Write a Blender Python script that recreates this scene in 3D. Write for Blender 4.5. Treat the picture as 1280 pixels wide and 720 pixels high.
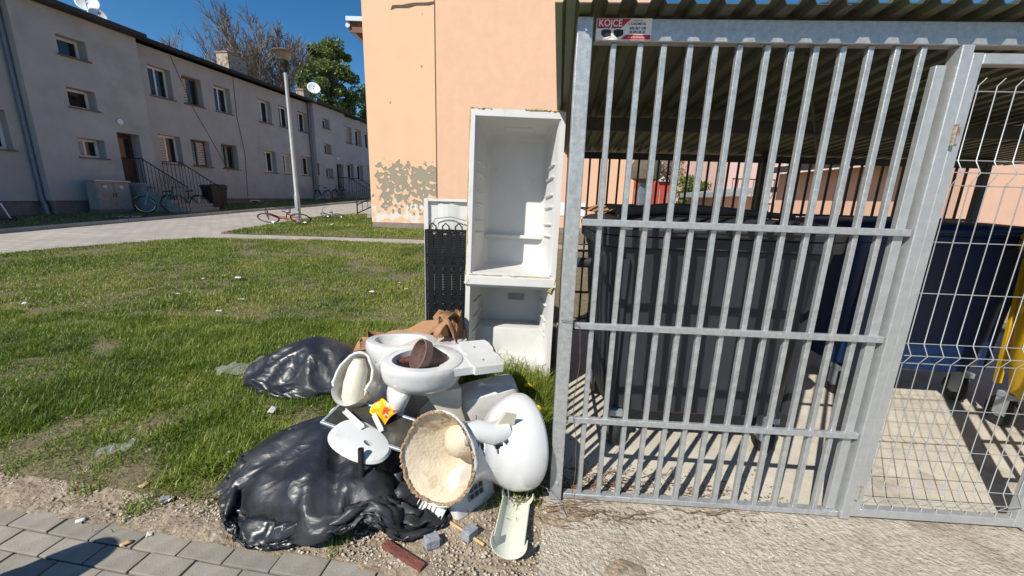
import bpy, bmesh, math, random
import numpy as np
from mathutils import Vector, Matrix, Euler
R = math.radians
random.seed(7); rng = np.random.default_rng(11)
for o in list(bpy.data.objects): bpy.data.objects.remove(o)
scn = bpy.context.scene; COL = scn.collection

# ------------------------------------------------------------------ camera, sky, sun, exposure
FPX, CAMH, PITCH, ROLL = 490.0, 1.55, math.atan(114/490.0), R(1.75)
cam = bpy.data.objects.new('camera', bpy.data.cameras.new('camera')); COL.objects.link(cam)
cam.data.sensor_width = 36; cam.data.lens = 36*FPX/1280; cam.data.clip_start = .02; cam.data.clip_end = 3000
fwd = Vector((0, math.cos(PITCH), -math.sin(PITCH))); r0 = Vector((1, 0, 0)); u0 = r0.cross(fwd)
rt = math.cos(ROLL)*r0 + math.sin(ROLL)*u0; up = -math.sin(ROLL)*r0 + math.cos(ROLL)*u0
cam.matrix_world = Matrix(((rt.x, up.x, -fwd.x, 0), (rt.y, up.y, -fwd.y, 0), (rt.z, up.z, -fwd.z, CAMH), (0, 0, 0, 1)))
scn.camera = cam
SUN_AZ, SUN_EL = R(220), R(44)
w = bpy.data.worlds.new('World'); scn.world = w; w.use_nodes = True
nt = w.node_tree; bg = nt.nodes['Background']
sky = nt.nodes.new('ShaderNodeTexSky'); sky.sky_type = 'NISHITA'; sky.sun_disc = False
sky.sun_elevation = SUN_EL; sky.sun_rotation = SUN_AZ; sky.air_density = 1.0; sky.dust_density = .1; sky.ozone_density = 3.0; sky.altitude = 500
hsv = nt.nodes.new('ShaderNodeHueSaturation'); hsv.inputs['Saturation'].default_value = 1.33; nt.links.new(sky.outputs[0], hsv.inputs['Color'])
nt.links.new(hsv.outputs[0], bg.inputs[0]); bg.inputs[1].default_value = .092
sd_ = Vector((math.sin(SUN_AZ)*math.cos(SUN_EL), math.cos(SUN_AZ)*math.cos(SUN_EL), math.sin(SUN_EL)))
sl = bpy.data.lights.new('sun', 'SUN'); sl.energy = 4.8; sl.angle = R(.53); sl.color = (1, .95, .87)
so = bpy.data.objects.new('sun', sl); COL.objects.link(so); so.rotation_euler = (-sd_).to_track_quat('-Z', 'Y').to_euler(); so.location = (0, 0, 30)
vs = scn.view_settings; vs.view_transform = 'Standard'; vs.look = 'None'; vs.exposure = 0.3; vs.gamma = 1; vs.use_curve_mapping = False

# ------------------------------------------------------------------ helpers
def new_obj(name, data, parent=None, loc=(0, 0, 0), rot=(0, 0, 0), scale=None):
    o = bpy.data.objects.new(name, data); COL.objects.link(o)
    o.location = loc; o.rotation_euler = rot
    if scale: o.scale = scale
    if parent: o.parent = parent
    return o
def tag(o, label=None, cat=None, group=None, kind=None):
    if label: o['label'] = label
    if cat: o['category'] = cat
    if group: o['group'] = group
    if kind: o['kind'] = kind
    return o
def thing(name, label, cat, loc=(0, 0, 0), rot=(0, 0, 0), group=None, scale=None):
    return tag(new_obj(name, None, None, loc, rot, scale), label, cat, group)
def copy_tree(o, parent=None):
    c = o.copy(); COL.objects.link(c)
    if parent: c.parent = parent
    for ch in [x for x in bpy.data.objects if x.parent == o]: copy_tree(ch, c)
    return c

class MB:
    def __init__(s): s.v = []; s.f = []
    def add(s, vs, fs):
        n = len(s.v); s.v += [tuple(p) for p in vs]; s.f += [tuple(i+n for i in f) for f in fs]; return s
    def box(s, x0, x1, y0, y1, z0, z1, M=None):
        vs = [Vector((x, y, z)) for z in (z0, z1) for y in (y0, y1) for x in (x0, x1)]
        if M: vs = [M @ p for p in vs]
        return s.add(vs, [(0, 2, 3, 1), (4, 5, 7, 6), (0, 1, 5, 4), (2, 6, 7, 3), (0, 4, 6, 2), (1, 3, 7, 5)])
    def tube(s, path, r, n=8, cap=True, closed=False):
        path = [Vector(p) for p in path]; m = len(path)
        rs = r if isinstance(r, (list, tuple)) else [r]*m
        rings = []; prev = None
        for i, p in enumerate(path):
            if closed: t = path[(i+1) % m]-path[i-1]
            else: t = path[min(i+1, m-1)]-path[max(i-1, 0)]
            t.normalize()
            if prev is None:
                a = Vector((0, 0, 1)) if abs(t.z) < .9 else Vector((1, 0, 0)); a = (a-t*a.dot(t)).normalized()
            else:
                a = prev-t*prev.dot(t); a = a.normalized() if a.length > 1e-6 else t.orthogonal().normalized()
            prev = a; b = t.cross(a)
            rings.append([p+(a*math.cos(q)+b*math.sin(q))*rs[i] for q in [2*math.pi*k/n for k in range(n)]])
        return s.loft(rings, cap, closed)
    def loft(s, rings, cap=True, closed=False):
        n = len(rings[0]); fs = []; m = len(rings)
        for i in range(m if closed else m-1):
            j = (i+1) % m
            for k in range(n): fs.append((i*n+k, i*n+(k+1) % n, j*n+(k+1) % n, j*n+k))
        if cap and not closed: fs += [tuple(range(n))[::-1], tuple((m-1)*n+k for k in range(n))]
        return s.add([p for r in rings for p in r], fs)
    def lathe(s, prof, n=24, c=(0, 0, 0), cap=True):
        return s.loft([[(c[0]+r*math.cos(2*math.pi*k/n), c[1]+r*math.sin(2*math.pi*k/n), c[2]+z) for k in range(n)] for r, z in prof], cap)
    def grid(s, P):          # P[i][j] points
        a = len(P); b = len(P[0])
        return s.add([p for r in P for p in r], [(i*b+j, i*b+j+1, (i+1)*b+j+1, (i+1)*b+j) for i in range(a-1) for j in range(b-1)])
    def mesh(s, name='m', mat=None, smooth=0, bevel=0, recalc=True):
        me = bpy.data.meshes.new(name); me.from_pydata([tuple(p) for p in s.v], [], s.f)
        if recalc or bevel:
            bm = bmesh.new(); bm.from_mesh(me)
            if recalc: bmesh.ops.recalc_face_normals(bm, faces=bm.faces[:])
            if bevel:
                es = [e for e in bm.edges if len(e.link_faces) == 2 and e.calc_face_angle(0) > .5]
                bmesh.ops.bevel(bm, geom=es, offset=bevel, segments=1 if bevel < .004 else 2, affect='EDGES', profile=.6)
            bm.to_mesh(me); bm.free()
        if smooth:
            me.shade_smooth(); me.set_sharp_from_angle(angle=R(smooth))
        if mat: me.materials.append(mat)
        return me
    def build(s, name, mat, parent=None, loc=(0, 0, 0), rot=(0, 0, 0), **k):
        return new_obj(name, s.mesh(name, mat, **k), parent, loc, rot)

def mesh_np(name, V, F, mat, smooth=False, attr=None):
    me = bpy.data.meshes.new(name); V = np.asarray(V, np.float32); F = np.asarray(F, np.int32)
    k = F.shape[1]
    me.vertices.add(len(V)); me.vertices.foreach_set('co', V.ravel())
    me.loops.add(F.size); me.loops.foreach_set('vertex_index', F.ravel())
    me.polygons.add(len(F)); me.polygons.foreach_set('loop_start', np.arange(0, F.size, k, dtype=np.int32))
    if attr is not None:
        a = me.attributes.new('tint', 'FLOAT', 'POINT'); a.data.foreach_set('value', np.asarray(attr, np.float32))
    me.update(calc_edges=True); me.validate()
    if smooth: me.shade_smooth()
    me.materials.append(mat); return me

# vectorised value noise / worley
def _h(i, j, k, s):
    x = (i*374761393+j*668265263+k*2147483647*7+s*974634777) & 0xffffffff
    x = ((x ^ (x >> 13))*1274126177) & 0xffffffff; x = x ^ (x >> 16)
    x = (x*2246822519) & 0xffffffff
    return ((x >> 8) & 0xffff)/65535.0
def vnoise(P, s=0):
    P = np.asarray(P, float); i = np.floor(P).astype(np.int64); f = P-i; f = f*f*f*(f*(f*6-15)+10); r = 0
    for a in (0, 1):
        for b in (0, 1):
            for c in (0, 1):
                wt = (f[:, 0] if a else 1-f[:, 0])*(f[:, 1] if b else 1-f[:, 1])*(f[:, 2] if c else 1-f[:, 2])
                r = r+wt*_h(i[:, 0]+a, i[:, 1]+b, i[:, 2]+c, s)
    return r*2-1
def fbm(P, s=0, o=4):
    r = 0; a = 1
    for k in range(o): r = r+a*vnoise(P*2**k, s+k); a *= .5
    return r
def worley(P, s=0):
    i = np.floor(P).astype(np.int64); f1 = np.full(len(P), 9.); f2 = f1.copy()
    for a in (-1, 0, 1):
        for b in (-1, 0, 1):
            for c in (-1, 0, 1):
                q = i+np.array([a, b, c])
                off = np.stack([_h(q[:, 0], q[:, 1], q[:, 2], s+t) for t in (1, 2, 3)], 1)
                d = np.linalg.norm(q+off-P, axis=1)
                f2 = np.minimum(f2, np.maximum(f1, d)); f1 = np.minimum(f1, d)
    return f1, f2

# ------------------------------------------------------------------ materials
def mat(name, col, rough=.6, metal=0., var=.12, vscale=8., bump=0., bscale=60., spec=.5, dirt=None, dscale=3., damt=.5, dthr=.5, coat=0., col2=None, rvar=0., objrand=0., trans=0., dist=.02, soft=.1):
    m = bpy.data.materials.new(name); m.use_nodes = True; N = m.node_tree.nodes; L = m.node_tree.links
    b = N['Principled BSDF']; b.inputs['Roughness'].default_value = rough; b.inputs['Metallic'].default_value = metal
    b.inputs['Specular IOR Level'].default_value = spec; b.inputs['Coat Weight'].default_value = coat
    if trans: b.inputs['Transmission Weight'].default_value = trans
    tc = N.new('ShaderNodeTexCoord'); src = tc.outputs['Object']
    n1 = N.new('ShaderNodeTexNoise'); n1.inputs['Scale'].default_value = vscale; n1.inputs['Detail'].default_value = 8; n1.inputs['Roughness'].default_value = .65
    L.new(src, n1.inputs['Vector'])
    rp = N.new('ShaderNodeValToRGB'); c = Vector(col); lo = c*(1-var); hi = c*(1+var) if col2 is None else Vector(col2)
    rp.color_ramp.elements[0].position = .3; rp.color_ramp.elements[1].position = .7
    rp.color_ramp.elements[0].color = (*lo, 1); rp.color_ramp.elements[1].color = (*hi, 1)
    L.new(n1.outputs['Fac'], rp.inputs['Fac']); out = rp.outputs['Color']
    if dirt is not None:
        n2 = N.new('ShaderNodeTexNoise'); n2.inputs['Scale'].default_value = dscale; n2.inputs['Detail'].default_value = 10; n2.inputs['Roughness'].default_value = .7
        mp = N.new('ShaderNodeMapping'); mp.inputs['Location'].default_value = (3.1, 7.7, 1.3); L.new(src, mp.inputs['Vector']); L.new(mp.outputs[0], n2.inputs['Vector'])
        r2 = N.new('ShaderNodeValToRGB'); r2.color_ramp.elements[0].position = dthr; r2.color_ramp.elements[1].position = min(1, dthr+soft)
        r2.color_ramp.elements[0].color = (0, 0, 0, 1); r2.color_ramp.elements[1].color = (damt, damt, damt, 1)
        L.new(n2.outputs['Fac'], r2.inputs['Fac'])
        mx = N.new('ShaderNodeMix'); mx.data_type = 'RGBA'; mx.inputs['B'].default_value = (*dirt, 1)
        L.new(r2.outputs['Color'], mx.inputs['Factor']); L.new(out, mx.inputs['A']); out = mx.outputs['Result']
    if objrand:
        oi = N.new('ShaderNodeObjectInfo'); hs = N.new('ShaderNodeHueSaturation')
        mr = N.new('ShaderNodeMapRange'); mr.inputs['To Min'].default_value = 1-objrand; mr.inputs['To Max'].default_value = 1+objrand
        L.new(oi.outputs['Random'], mr.inputs['Value']); L.new(mr.outputs[0], hs.inputs['Value']); L.new(out, hs.inputs['Color']); out = hs.outputs['Color']
    L.new(out, b.inputs['Base Color'])
    if rvar:
        mr = N.new('ShaderNodeMapRange'); mr.inputs['To Min'].default_value = max(.02, rough-rvar); mr.inputs['To Max'].default_value = min(1, rough+rvar)
        L.new(n1.outputs['Fac'], mr.inputs['Value']); L.new(mr.outputs[0], b.inputs['Roughness'])
    if bump:
        n3 = N.new('ShaderNodeTexNoise'); n3.inputs['Scale'].default_value = bscale; n3.inputs['Detail'].default_value = 6; L.new(src, n3.inputs['Vector'])
        bp = N.new('ShaderNodeBump'); bp.inputs['Strength'].default_value = bump; bp.inputs['Distance'].default_value = dist
        L.new(n3.outputs['Fac'], bp.inputs['Height']); L.new(bp.outputs[0], b.inputs['Normal'])
    m['nodes'] = 1
    return m
M = {}
M['galv'] = mat('galvanised', (.46, .475, .47), .38, .5, .2, 45, .12, 200, rvar=.12, dirt=(.30, .29, .26), dscale=9, damt=.5, dthr=.58)
M['galv2'] = mat('galvanised_frame', (.48, .495, .49), .42, .5, .1, 30, .08, 160, rvar=.1, dirt=(.36, .22, .12), dscale=5, damt=.5, dthr=.68)
M['galvshade'] = mat('galvanised_shaded', (.055, .058, .06), .6, .3, .2, 30)  # darkened copy of the galvanised steel; backlit shade put into its colour
M['roofsheet'] = mat('roof_sheet', (.12, .13, .095), .45, .5, .2, 6, .05, 30, rvar=.12, dirt=(.16, .2, .08), dscale=2, damt=.6, dthr=.5)
M['floor'] = mat('shed_concrete', (.50, .46, .38), .9, 0, .16, 5, .4, 90, dirt=(.27, .22, .16), dscale=2.2, damt=.65, dthr=.56, dist=.01)
M['apron'] = mat('apron_concrete', (.44, .385, .305), .95, 0, .3, 40, 1.0, 55, dirt=(.22, .16, .11), dscale=2.5, damt=.8, dthr=.5, dist=.02, soft=.2)
M['dirt'] = mat('dirt', (.29, .225, .155), .95, 0, .35, 22, 1.0, 40, dirt=(.47, .41, .33), dscale=14, damt=.8, dthr=.55, dist=.02)
M['pebble'] = mat('pebble', (.50, .43, .34), .9, 0, .3, 25, .3, 120, objrand=.0)
M['paver'] = mat('paver', (.275, .25, .205), .9, 0, .12, 14, .5, 220, objrand=.14, dirt=(.19, .16, .115), dscale=3.5, damt=.7, dthr=.52, dist=.004, soft=.2)
M['lawnsoil'] = mat('lawn_soil', (.15, .125, .065), .95, 0, .4, 18, 1.0, 45, dirt=(.19, .145, .08), dscale=1.4, damt=.85, dthr=.55, dist=.02, soft=.15)
M['housewall'] = mat('house_render', (.40, .395, .385), .9, 0, .12, 1.1, .25, 60, dirt=(.26, .255, .245), dscale=.55, damt=.75, dthr=.53, dist=.01, soft=.25)
M['plinth'] = mat('plinth', (.17, .16, .15), .9, 0, .25, 3, .5, 30, dirt=(.3, .29, .27), dscale=1.2, damt=.6, dthr=.55)
M['darkroof'] = mat('dark_roof', (.035, .033, .032), .8, 0, .3, 5, .4, 20)
M['winframe'] = mat('window_frame', (.72, .72, .70), .45, 0, .05, 5)
M['winframeb'] = mat('window_frame_brown', (.16, .08, .045), .55, 0, .15, 9)
M['glass'] = mat('window_glass', (.012, .016, .022), .06, 0, .2, 2, spec=.6)
M['blind'] = mat('blind', (.52, .48, .42), .8, 0, .08, 6)
M['curtain'] = mat('curtain', (.40, .40, .41), .9, 0, .2, 9)
M['sill'] = mat('sill', (.12, .10, .09), .6, 0, .15, 9)
M['door'] = mat('door_wood', (.055, .026, .018), .55, 0, .3, 6)
M['pipe'] = mat('downspout', (.17, .20, .24), .5, .3, .15, 6)
M['step'] = mat('step_concrete', (.30, .29, .27), .9, 0, .18, 6, .4, 60)
M['blackmetal'] = mat('black_metal', (.018, .018, .02), .5, .3, .2, 20)
M['brick'] = mat('chimney_brick', (.40, .34, .27), .9, 0, .2, 6, .4, 30, dirt=(.16, .10, .07), dscale=5, damt=.9, dthr=.5)
M['cap'] = mat('chimney_cap', (.42, .2, .12), .85, 0, .2, 9)
M['white'] = mat('white_paint', (.78, .78, .77), .5, 0, .05, 5)
M['peach1'] = None
M['peach2'] = mat('peach_render', (.76, .475, .315), .92, 0, .045, 3, .22, 110, dist=.008, dirt=(.68, .43, .29), dscale=.7, damt=.6, dthr=.5, soft=.25)
M['peach3'] = mat('peach_garage', (.66, .42, .30), .92, 0, .06, 3, .2, 90, dist=.008)
M['stoneplinth'] = mat('stone_plinth', (.27, .21, .17), .9, 0, .25, 4, .5, 30)
M['brownsoffit'] = mat('soffit', (.16, .07, .045), .7, 0, .2, 9)
M['zinc'] = mat('zinc', (.42, .46, .50), .45, .5, .1, 9)
M['lamppole'] = mat('lamp_pole', (.46, .49, .47), .5, .4, .1, 6, .05, 40)
M['lamphat'] = mat('lamp_hat', (.23, .19, .15), .5, .2, .15, 8)
M['lampglass'] = mat('lamp_glass', (.36, .31, .24), .3, 0, .1, 8, trans=.3)
M['bark'] = mat('bark', (.125, .105, .085), .9, 0, .25, 3)
M['barkfar'] = mat('bare_twig', (.17, .14, .115), .9, 0, .2, 1)
M['fridgewhite'] = mat('fridge_liner', (.60, .595, .57), .38, 0, .04, 6, dirt=(.42, .36, .27), dscale=4, damt=.55, dthr=.58, soft=.2, bump=.05, bscale=30)
M['fridgeout'] = mat('fridge_shell', (.64, .63, .60), .35, 0, .05, 6, dirt=(.38, .28, .17), dscale=3, damt=.6, dthr=.62, soft=.12)
M['foam'] = mat('foam', (.60, .45, .20), .9, 0, .3, 30, 1., 90)
M['black'] = mat('black_plastic', (.014, .014, .016), .45, 0, .3, 15)
M['condenser'] = mat('condenser_black', (.006, .006, .007), .6, 0, .3, 15, spec=.3)
M['porcelain'] = mat('porcelain', (.63, .625, .60), .13, 0, .03, 4, dirt=(.42, .35, .26), dscale=5.5, damt=.6, dthr=.555, soft=.16, coat=.3, bump=.03, bscale=8)
M['porcelain2'] = mat('porcelain_yellowed', (.72, .66, .52), .2, 0, .06, 4, dirt=(.40, .30, .19), dscale=6, damt=.6, dthr=.56, soft=.15)
M['biscuit'] = mat('biscuit', (.62, .52, .37), .75, 0, .15, 9, .3, 60, dirt=(.26, .16, .09), dscale=7, damt=.75, dthr=.56, soft=.12)
M['edge'] = mat('broken_edge', (.36, .25, .15), .95, 0, .4, 30, 1., 80)
M['cardboard'] = mat('cardboard', (.34, .185, .09), .85, 0, .12, 8, .2, 60, dirt=(.22, .12, .06), dscale=4, damt=.5, dthr=.55)
M['terracotta'] = mat('terracotta_dark', (.17, .10, .08), .7, 0, .2, 20, .2, 60)
M['deadleaf'] = mat('dead_leaf', (.17, .105, .06), .8, 0, .4, 40)
M['plasticwhite'] = mat('white_plastic', (.62, .62, .585), .4, 0, .05, 6, dirt=(.4, .36, .28), dscale=7, damt=.4, dthr=.6)
M['gutterp'] = mat('gutter_plastic', (.66, .67, .55), .4, 0, .06, 7, dirt=(.3, .27, .18), dscale=8, damt=.6, dthr=.62, soft=.06)
M['stone'] = mat('grey_stone', (.28, .30, .32), .85, 0, .15, 30, .4, 90)
M['wood'] = mat('wood_stick', (.55, .36, .17), .8, 0, .15, 20)
M['rustred'] = mat('red_brown', (.16, .05, .035), .8, 0, .35, 25, .6, 70)
M['oldwood'] = mat('old_wood', (.11, .085, .065), .9, 0, .3, 9, .5, 40)
M['bingrey'] = mat('bin_anthracite', (.030, .034, .042), .45, 0, .12, 6, .12, 220, dirt=(.05, .05, .048), dscale=3, damt=.5, dthr=.58, soft=.2)
M['binblue'] = mat('bin_blue', (.007, .028, .095), .45, 0, .12, 5, .08, 200)
M['binyellow'] = mat('bin_yellow', (.72, .44, .015), .45, 0, .06, 5, .08, 200)
M['rubber'] = mat('rubber', (.02, .02, .02), .75, 0, .3, 25)
M['rusty'] = mat('rusty_galvanised', (.38, .36, .32), .6, .3, .2, 30, .2, 90, dirt=(.25, .12, .05), dscale=18, damt=.9, dthr=.48)
M['wire'] = mat('mesh_wire', (.50, .51, .50), .4, .5, .1, 60)
M['signred'] = mat('sign_red', (.42, .012, .03), .4, 0, .04, 9)
M['signwhite'] = mat('sign_white', (.74, .73, .70), .45, 0, .04, 9)
M['redwall'] = mat('red_boards', (.42, .06, .035), .8, 0, .2, 3)
M['pink'] = mat('pink_render', (.68, .47, .41), .9, 0, .05, 3)
M['bluetoy'] = mat('blue_paint', (.05, .17, .42), .4, 0, .1, 9)
M['teal'] = mat('teal_paint', (.07, .36, .36), .35, 0, .06, 9)
M['redpaint'] = mat('red_paint', (.45, .04, .04), .4, 0, .1, 9)
M['chrome'] = mat('chrome', (.6, .6, .6), .25, .9, .05, 9)
M['paper'] = mat('paper', (.62, .61, .58), .8, 0, .08, 30)
M['yellow'] = mat('dandelion_yellow', (.72, .50, .01), .7, 0, .15, 60)
M['kerb'] = mat('kerb', (.34, .32, .29), .9, 0, .2, 5, .4, 60, objrand=.1)
M['shadow_post'] = mat('shadow_post', (.32, .31, .29), .9, 0, .15, 9, .3, 60)
M['snack'] = None

def nodes_of(name):
    m = bpy.data.materials.new(name); m.use_nodes = True
    return m, m.node_tree.nodes, m.node_tree.links, m.node_tree.nodes['Principled BSDF']
def bag_mat(name, seed):
    m, N, L, b = nodes_of(name)
    b.inputs['Base Color'].default_value = (.016, .017, .020, 1); b.inputs['Roughness'].default_value = .27; b.inputs['Specular IOR Level'].default_value = .5
    tc = N.new('ShaderNodeTexCoord'); mp = N.new('ShaderNodeMapping'); mp.inputs['Location'].default_value = (seed, seed*.7, 0); mp.inputs['Scale'].default_value = (1, 1.6, 1.3); mp.inputs['Rotation'].default_value = (.3, .4, .5)
    L.new(tc.outputs['Object'], mp.inputs[0])
    n = N.new('ShaderNodeTexNoise'); n.inputs['Scale'].default_value = 5; n.inputs['Detail'].default_value = 3; n.inputs['Distortion'].default_value = 1.2; L.new(mp.outputs[0], n.inputs['Vector'])
    v = N.new('ShaderNodeTexNoise'); v.noise_type = 'RIDGED_MULTIFRACTAL'; v.inputs['Scale'].default_value = 5; v.inputs['Detail'].default_value = 5; L.new(mp.outputs[0], v.inputs['Vector'])
    b1 = N.new('ShaderNodeBump'); b1.inputs['Strength'].default_value = .24; b1.inputs['Distance'].default_value = .03; L.new(n.outputs['Fac'], b1.inputs['Height'])
    b2 = N.new('ShaderNodeBump'); b2.inputs['Strength'].default_value = .2; b2.inputs['Distance'].default_value = .02; L.new(v.outputs['Fac'], b2.inputs['Height']); L.new(b1.outputs[0], b2.inputs['Normal'])
    vo = N.new('ShaderNodeTexVoronoi'); vo.inputs['Scale'].default_value = 11; vo.inputs['Randomness'].default_value = 1; mp2 = N.new('ShaderNodeMapping'); mp2.inputs['Scale'].default_value = (.7, 1.5, 1); mp2.inputs['Rotation'].default_value = (.2, .5, .9)
    wn = N.new('ShaderNodeTexNoise'); wn.inputs['Scale'].default_value = 6; L.new(tc.outputs['Object'], wn.inputs['Vector']); av = N.new('ShaderNodeVectorMath'); av.operation = 'MULTIPLY_ADD'; av.inputs[1].default_value = (.18, .18, .18); L.new(wn.outputs['Color'], av.inputs[0]); L.new(tc.outputs['Object'], av.inputs[2]); L.new(av.outputs[0], mp2.inputs[0]); L.new(mp2.outputs[0], vo.inputs['Vector'])
    b3 = N.new('ShaderNodeBump'); b3.inputs['Strength'].default_value = .35; b3.inputs['Distance'].default_value = .02; L.new(vo.outputs['Distance'], b3.inputs['Height']); L.new(b2.outputs[0], b3.inputs['Normal']); L.new(b3.outputs[0], b.inputs['Normal'])
    d = N.new('ShaderNodeTexNoise'); d.inputs['Scale'].default_value = 4; d.inputs['Detail'].default_value = 8; L.new(tc.outputs['Object'], d.inputs['Vector'])
    mr = N.new('ShaderNodeMapRange'); mr.inputs['From Min'].default_value = .35; mr.inputs['From Max'].default_value = .75; mr.inputs['To Min'].default_value = .3; mr.inputs['To Max'].default_value = .55; L.new(d.outputs['Fac'], mr.inputs['Value']); L.new(mr.outputs[0], b.inputs['Roughness'])
    rp = N.new('ShaderNodeValToRGB'); rp.color_ramp.elements[0].color = (.018, .020, .024, 1); rp.color_ramp.elements[1].color = (.065, .066, .068, 1); rp.color_ramp.elements[0].position = .45; rp.color_ramp.elements[1].position = .8
    L.new(d.outputs['Fac'], rp.inputs['Fac']); L.new(rp.outputs[0], b.inputs['Base Color'])
    return m
def grass_mat(name, stops):
    m, N, L, b = nodes_of(name); b.inputs['Roughness'].default_value = .46; b.inputs['Specular IOR Level'].default_value = .42
    a = N.new('ShaderNodeAttribute'); a.attribute_name = 'tint'; rp = N.new('ShaderNodeValToRGB'); e = rp.color_ramp.elements
    while len(e) < len(stops): e.new(.5)
    for x, (p, c) in zip(e, stops): x.position = p; x.color = (*c, 1)
    L.new(a.outputs['Fac'], rp.inputs['Fac']); L.new(rp.outputs[0], b.inputs['Base Color'])
    t = N.new('ShaderNodeBsdfTranslucent'); L.new(rp.outputs[0], t.inputs['Color']); mx = N.new('ShaderNodeMixShader'); mx.inputs[0].default_value = .3
    L.new(b.outputs[0], mx.inputs[1]); L.new(t.outputs[0], mx.inputs[2]); L.new(mx.outputs[0], N['Material Output'].inputs[0])
    return m
M['bag1'] = bag_mat('bin_bag_film', 0); M['bag2'] = bag_mat('bin_bag_film_b', 5)
M['grass'] = grass_mat('grass_blade', [(0, (.065, .12, .014)), (.45, (.19, .265, .03)), (.8, (.31, .335, .06)), (1, (.42, .35, .15))])
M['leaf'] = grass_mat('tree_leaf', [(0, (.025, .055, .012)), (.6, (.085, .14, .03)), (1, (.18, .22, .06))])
M['blossom'] = grass_mat('blossom_leaf', [(0, (.12, .11, .05)), (.4, (.3, .25, .17)), (1, (.62, .56, .48))])
def peeling():                       # cream paint, flaked to grey-green render low on the pilaster, patches with a shape of their own
    m, N, L, b = nodes_of('peeling_paint'); b.inputs['Roughness'].default_value = .92
    tc = N.new('ShaderNodeTexCoord'); sp = N.new('ShaderNodeSeparateXYZ'); L.new(tc.outputs['Object'], sp.inputs[0])
    n = N.new('ShaderNodeTexNoise'); n.inputs['Scale'].default_value = 6; n.inputs['Detail'].default_value = 2.5; n.inputs['Roughness'].default_value = .45; L.new(tc.outputs['Object'], n.inputs['Vector'])
    n2 = N.new('ShaderNodeTexNoise'); n2.inputs['Scale'].default_value = 1.3; n2.inputs['Detail'].default_value = 3; L.new(tc.outputs['Object'], n2.inputs['Vector'])
    def mth(op, a, c, d=None):
        q = N.new('ShaderNodeMath'); q.operation = op
        for i, x in enumerate((a, c)):
            if isinstance(x, (int, float)): q.inputs[i].default_value = x
            else: L.new(x, q.inputs[i])
        return q.outputs[0]
    z = sp.outputs['Z']; x = sp.outputs['X']
    def band(v, a0, a1, b0, b1):
        m1 = N.new('ShaderNodeMapRange'); m1.interpolation_type = 'SMOOTHSTEP'; L.new(v, m1.inputs['Value']); m1.inputs['From Min'].default_value = a0; m1.inputs['From Max'].default_value = a1
        m2 = N.new('ShaderNodeMapRange'); m2.interpolation_type = 'SMOOTHSTEP'; L.new(v, m2.inputs['Value']); m2.inputs['From Min'].default_value = b0; m2.inputs['From Max'].default_value = b1; m2.inputs['To Min'].default_value = 1; m2.inputs['To Max'].default_value = 0
        return mth('MULTIPLY', m1.outputs[0], m2.outputs[0])
    mask = mth('MULTIPLY', band(z, .7, 1.2, 2.3, 2.8), band(x, -.3, .6, 3, 4))
    val = mth('ADD', n.outputs['Fac'], mth('MULTIPLY', mth('SUBTRACT', mask, .72), .30))
    val = mth('ADD', val, mth('MULTIPLY', mth('SUBTRACT', n2.outputs['Fac'], .5), .4))
    rp = N.new('ShaderNodeValToRGB'); rp.color_ramp.elements[0].position = .535; rp.color_ramp.elements[1].position = .55; L.new(val, rp.inputs['Fac'])
    cr = N.new('ShaderNodeValToRGB'); cr.color_ramp.elements[0].color = (.74, .475, .29, 1); cr.color_ramp.elements[1].color = (.82, .545, .345, 1); L.new(n2.outputs['Fac'], cr.inputs['Fac'])
    pal = N.new('ShaderNodeMix'); pal.data_type = 'RGBA'; pal.inputs['B'].default_value = (.74, .70, .62, 1)
    n4 = N.new('ShaderNodeTexNoise'); n4.inputs['Scale'].default_value = 3.2; n4.inputs['Detail'].default_value = 6; L.new(tc.outputs['Object'], n4.inputs['Vector'])
    r4 = N.new('ShaderNodeValToRGB'); r4.color_ramp.elements[0].position = .5; r4.color_ramp.elements[1].position = .58; L.new(n4.outputs['Fac'], r4.inputs['Fac'])
    L.new(mth('MULTIPLY', r4.outputs[0], band(z, .3, .55, 1.1, 1.9)), pal.inputs['Factor']); L.new(cr.outputs[0], pal.inputs['A'])
    mx = N.new('ShaderNodeMix'); mx.data_type = 'RGBA'; mx.inputs['B'].default_value = (.33, .29, .21, 1); L.new(rp.outputs[0], mx.inputs['Factor']); L.new(pal.outputs['Result'], mx.inputs['A'])
    L.new(mx.outputs['Result'], b.inputs['Base Color'])
    bp = N.new('ShaderNodeBump'); bp.invert = True; bp.inputs['Strength'].default_value = 1; bp.inputs['Distance'].default_value = .02; L.new(rp.outputs[0], bp.inputs['Height']); L.new(bp.outputs[0], b.inputs['Normal'])
    return m
M['peach1'] = peeling()
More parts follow.
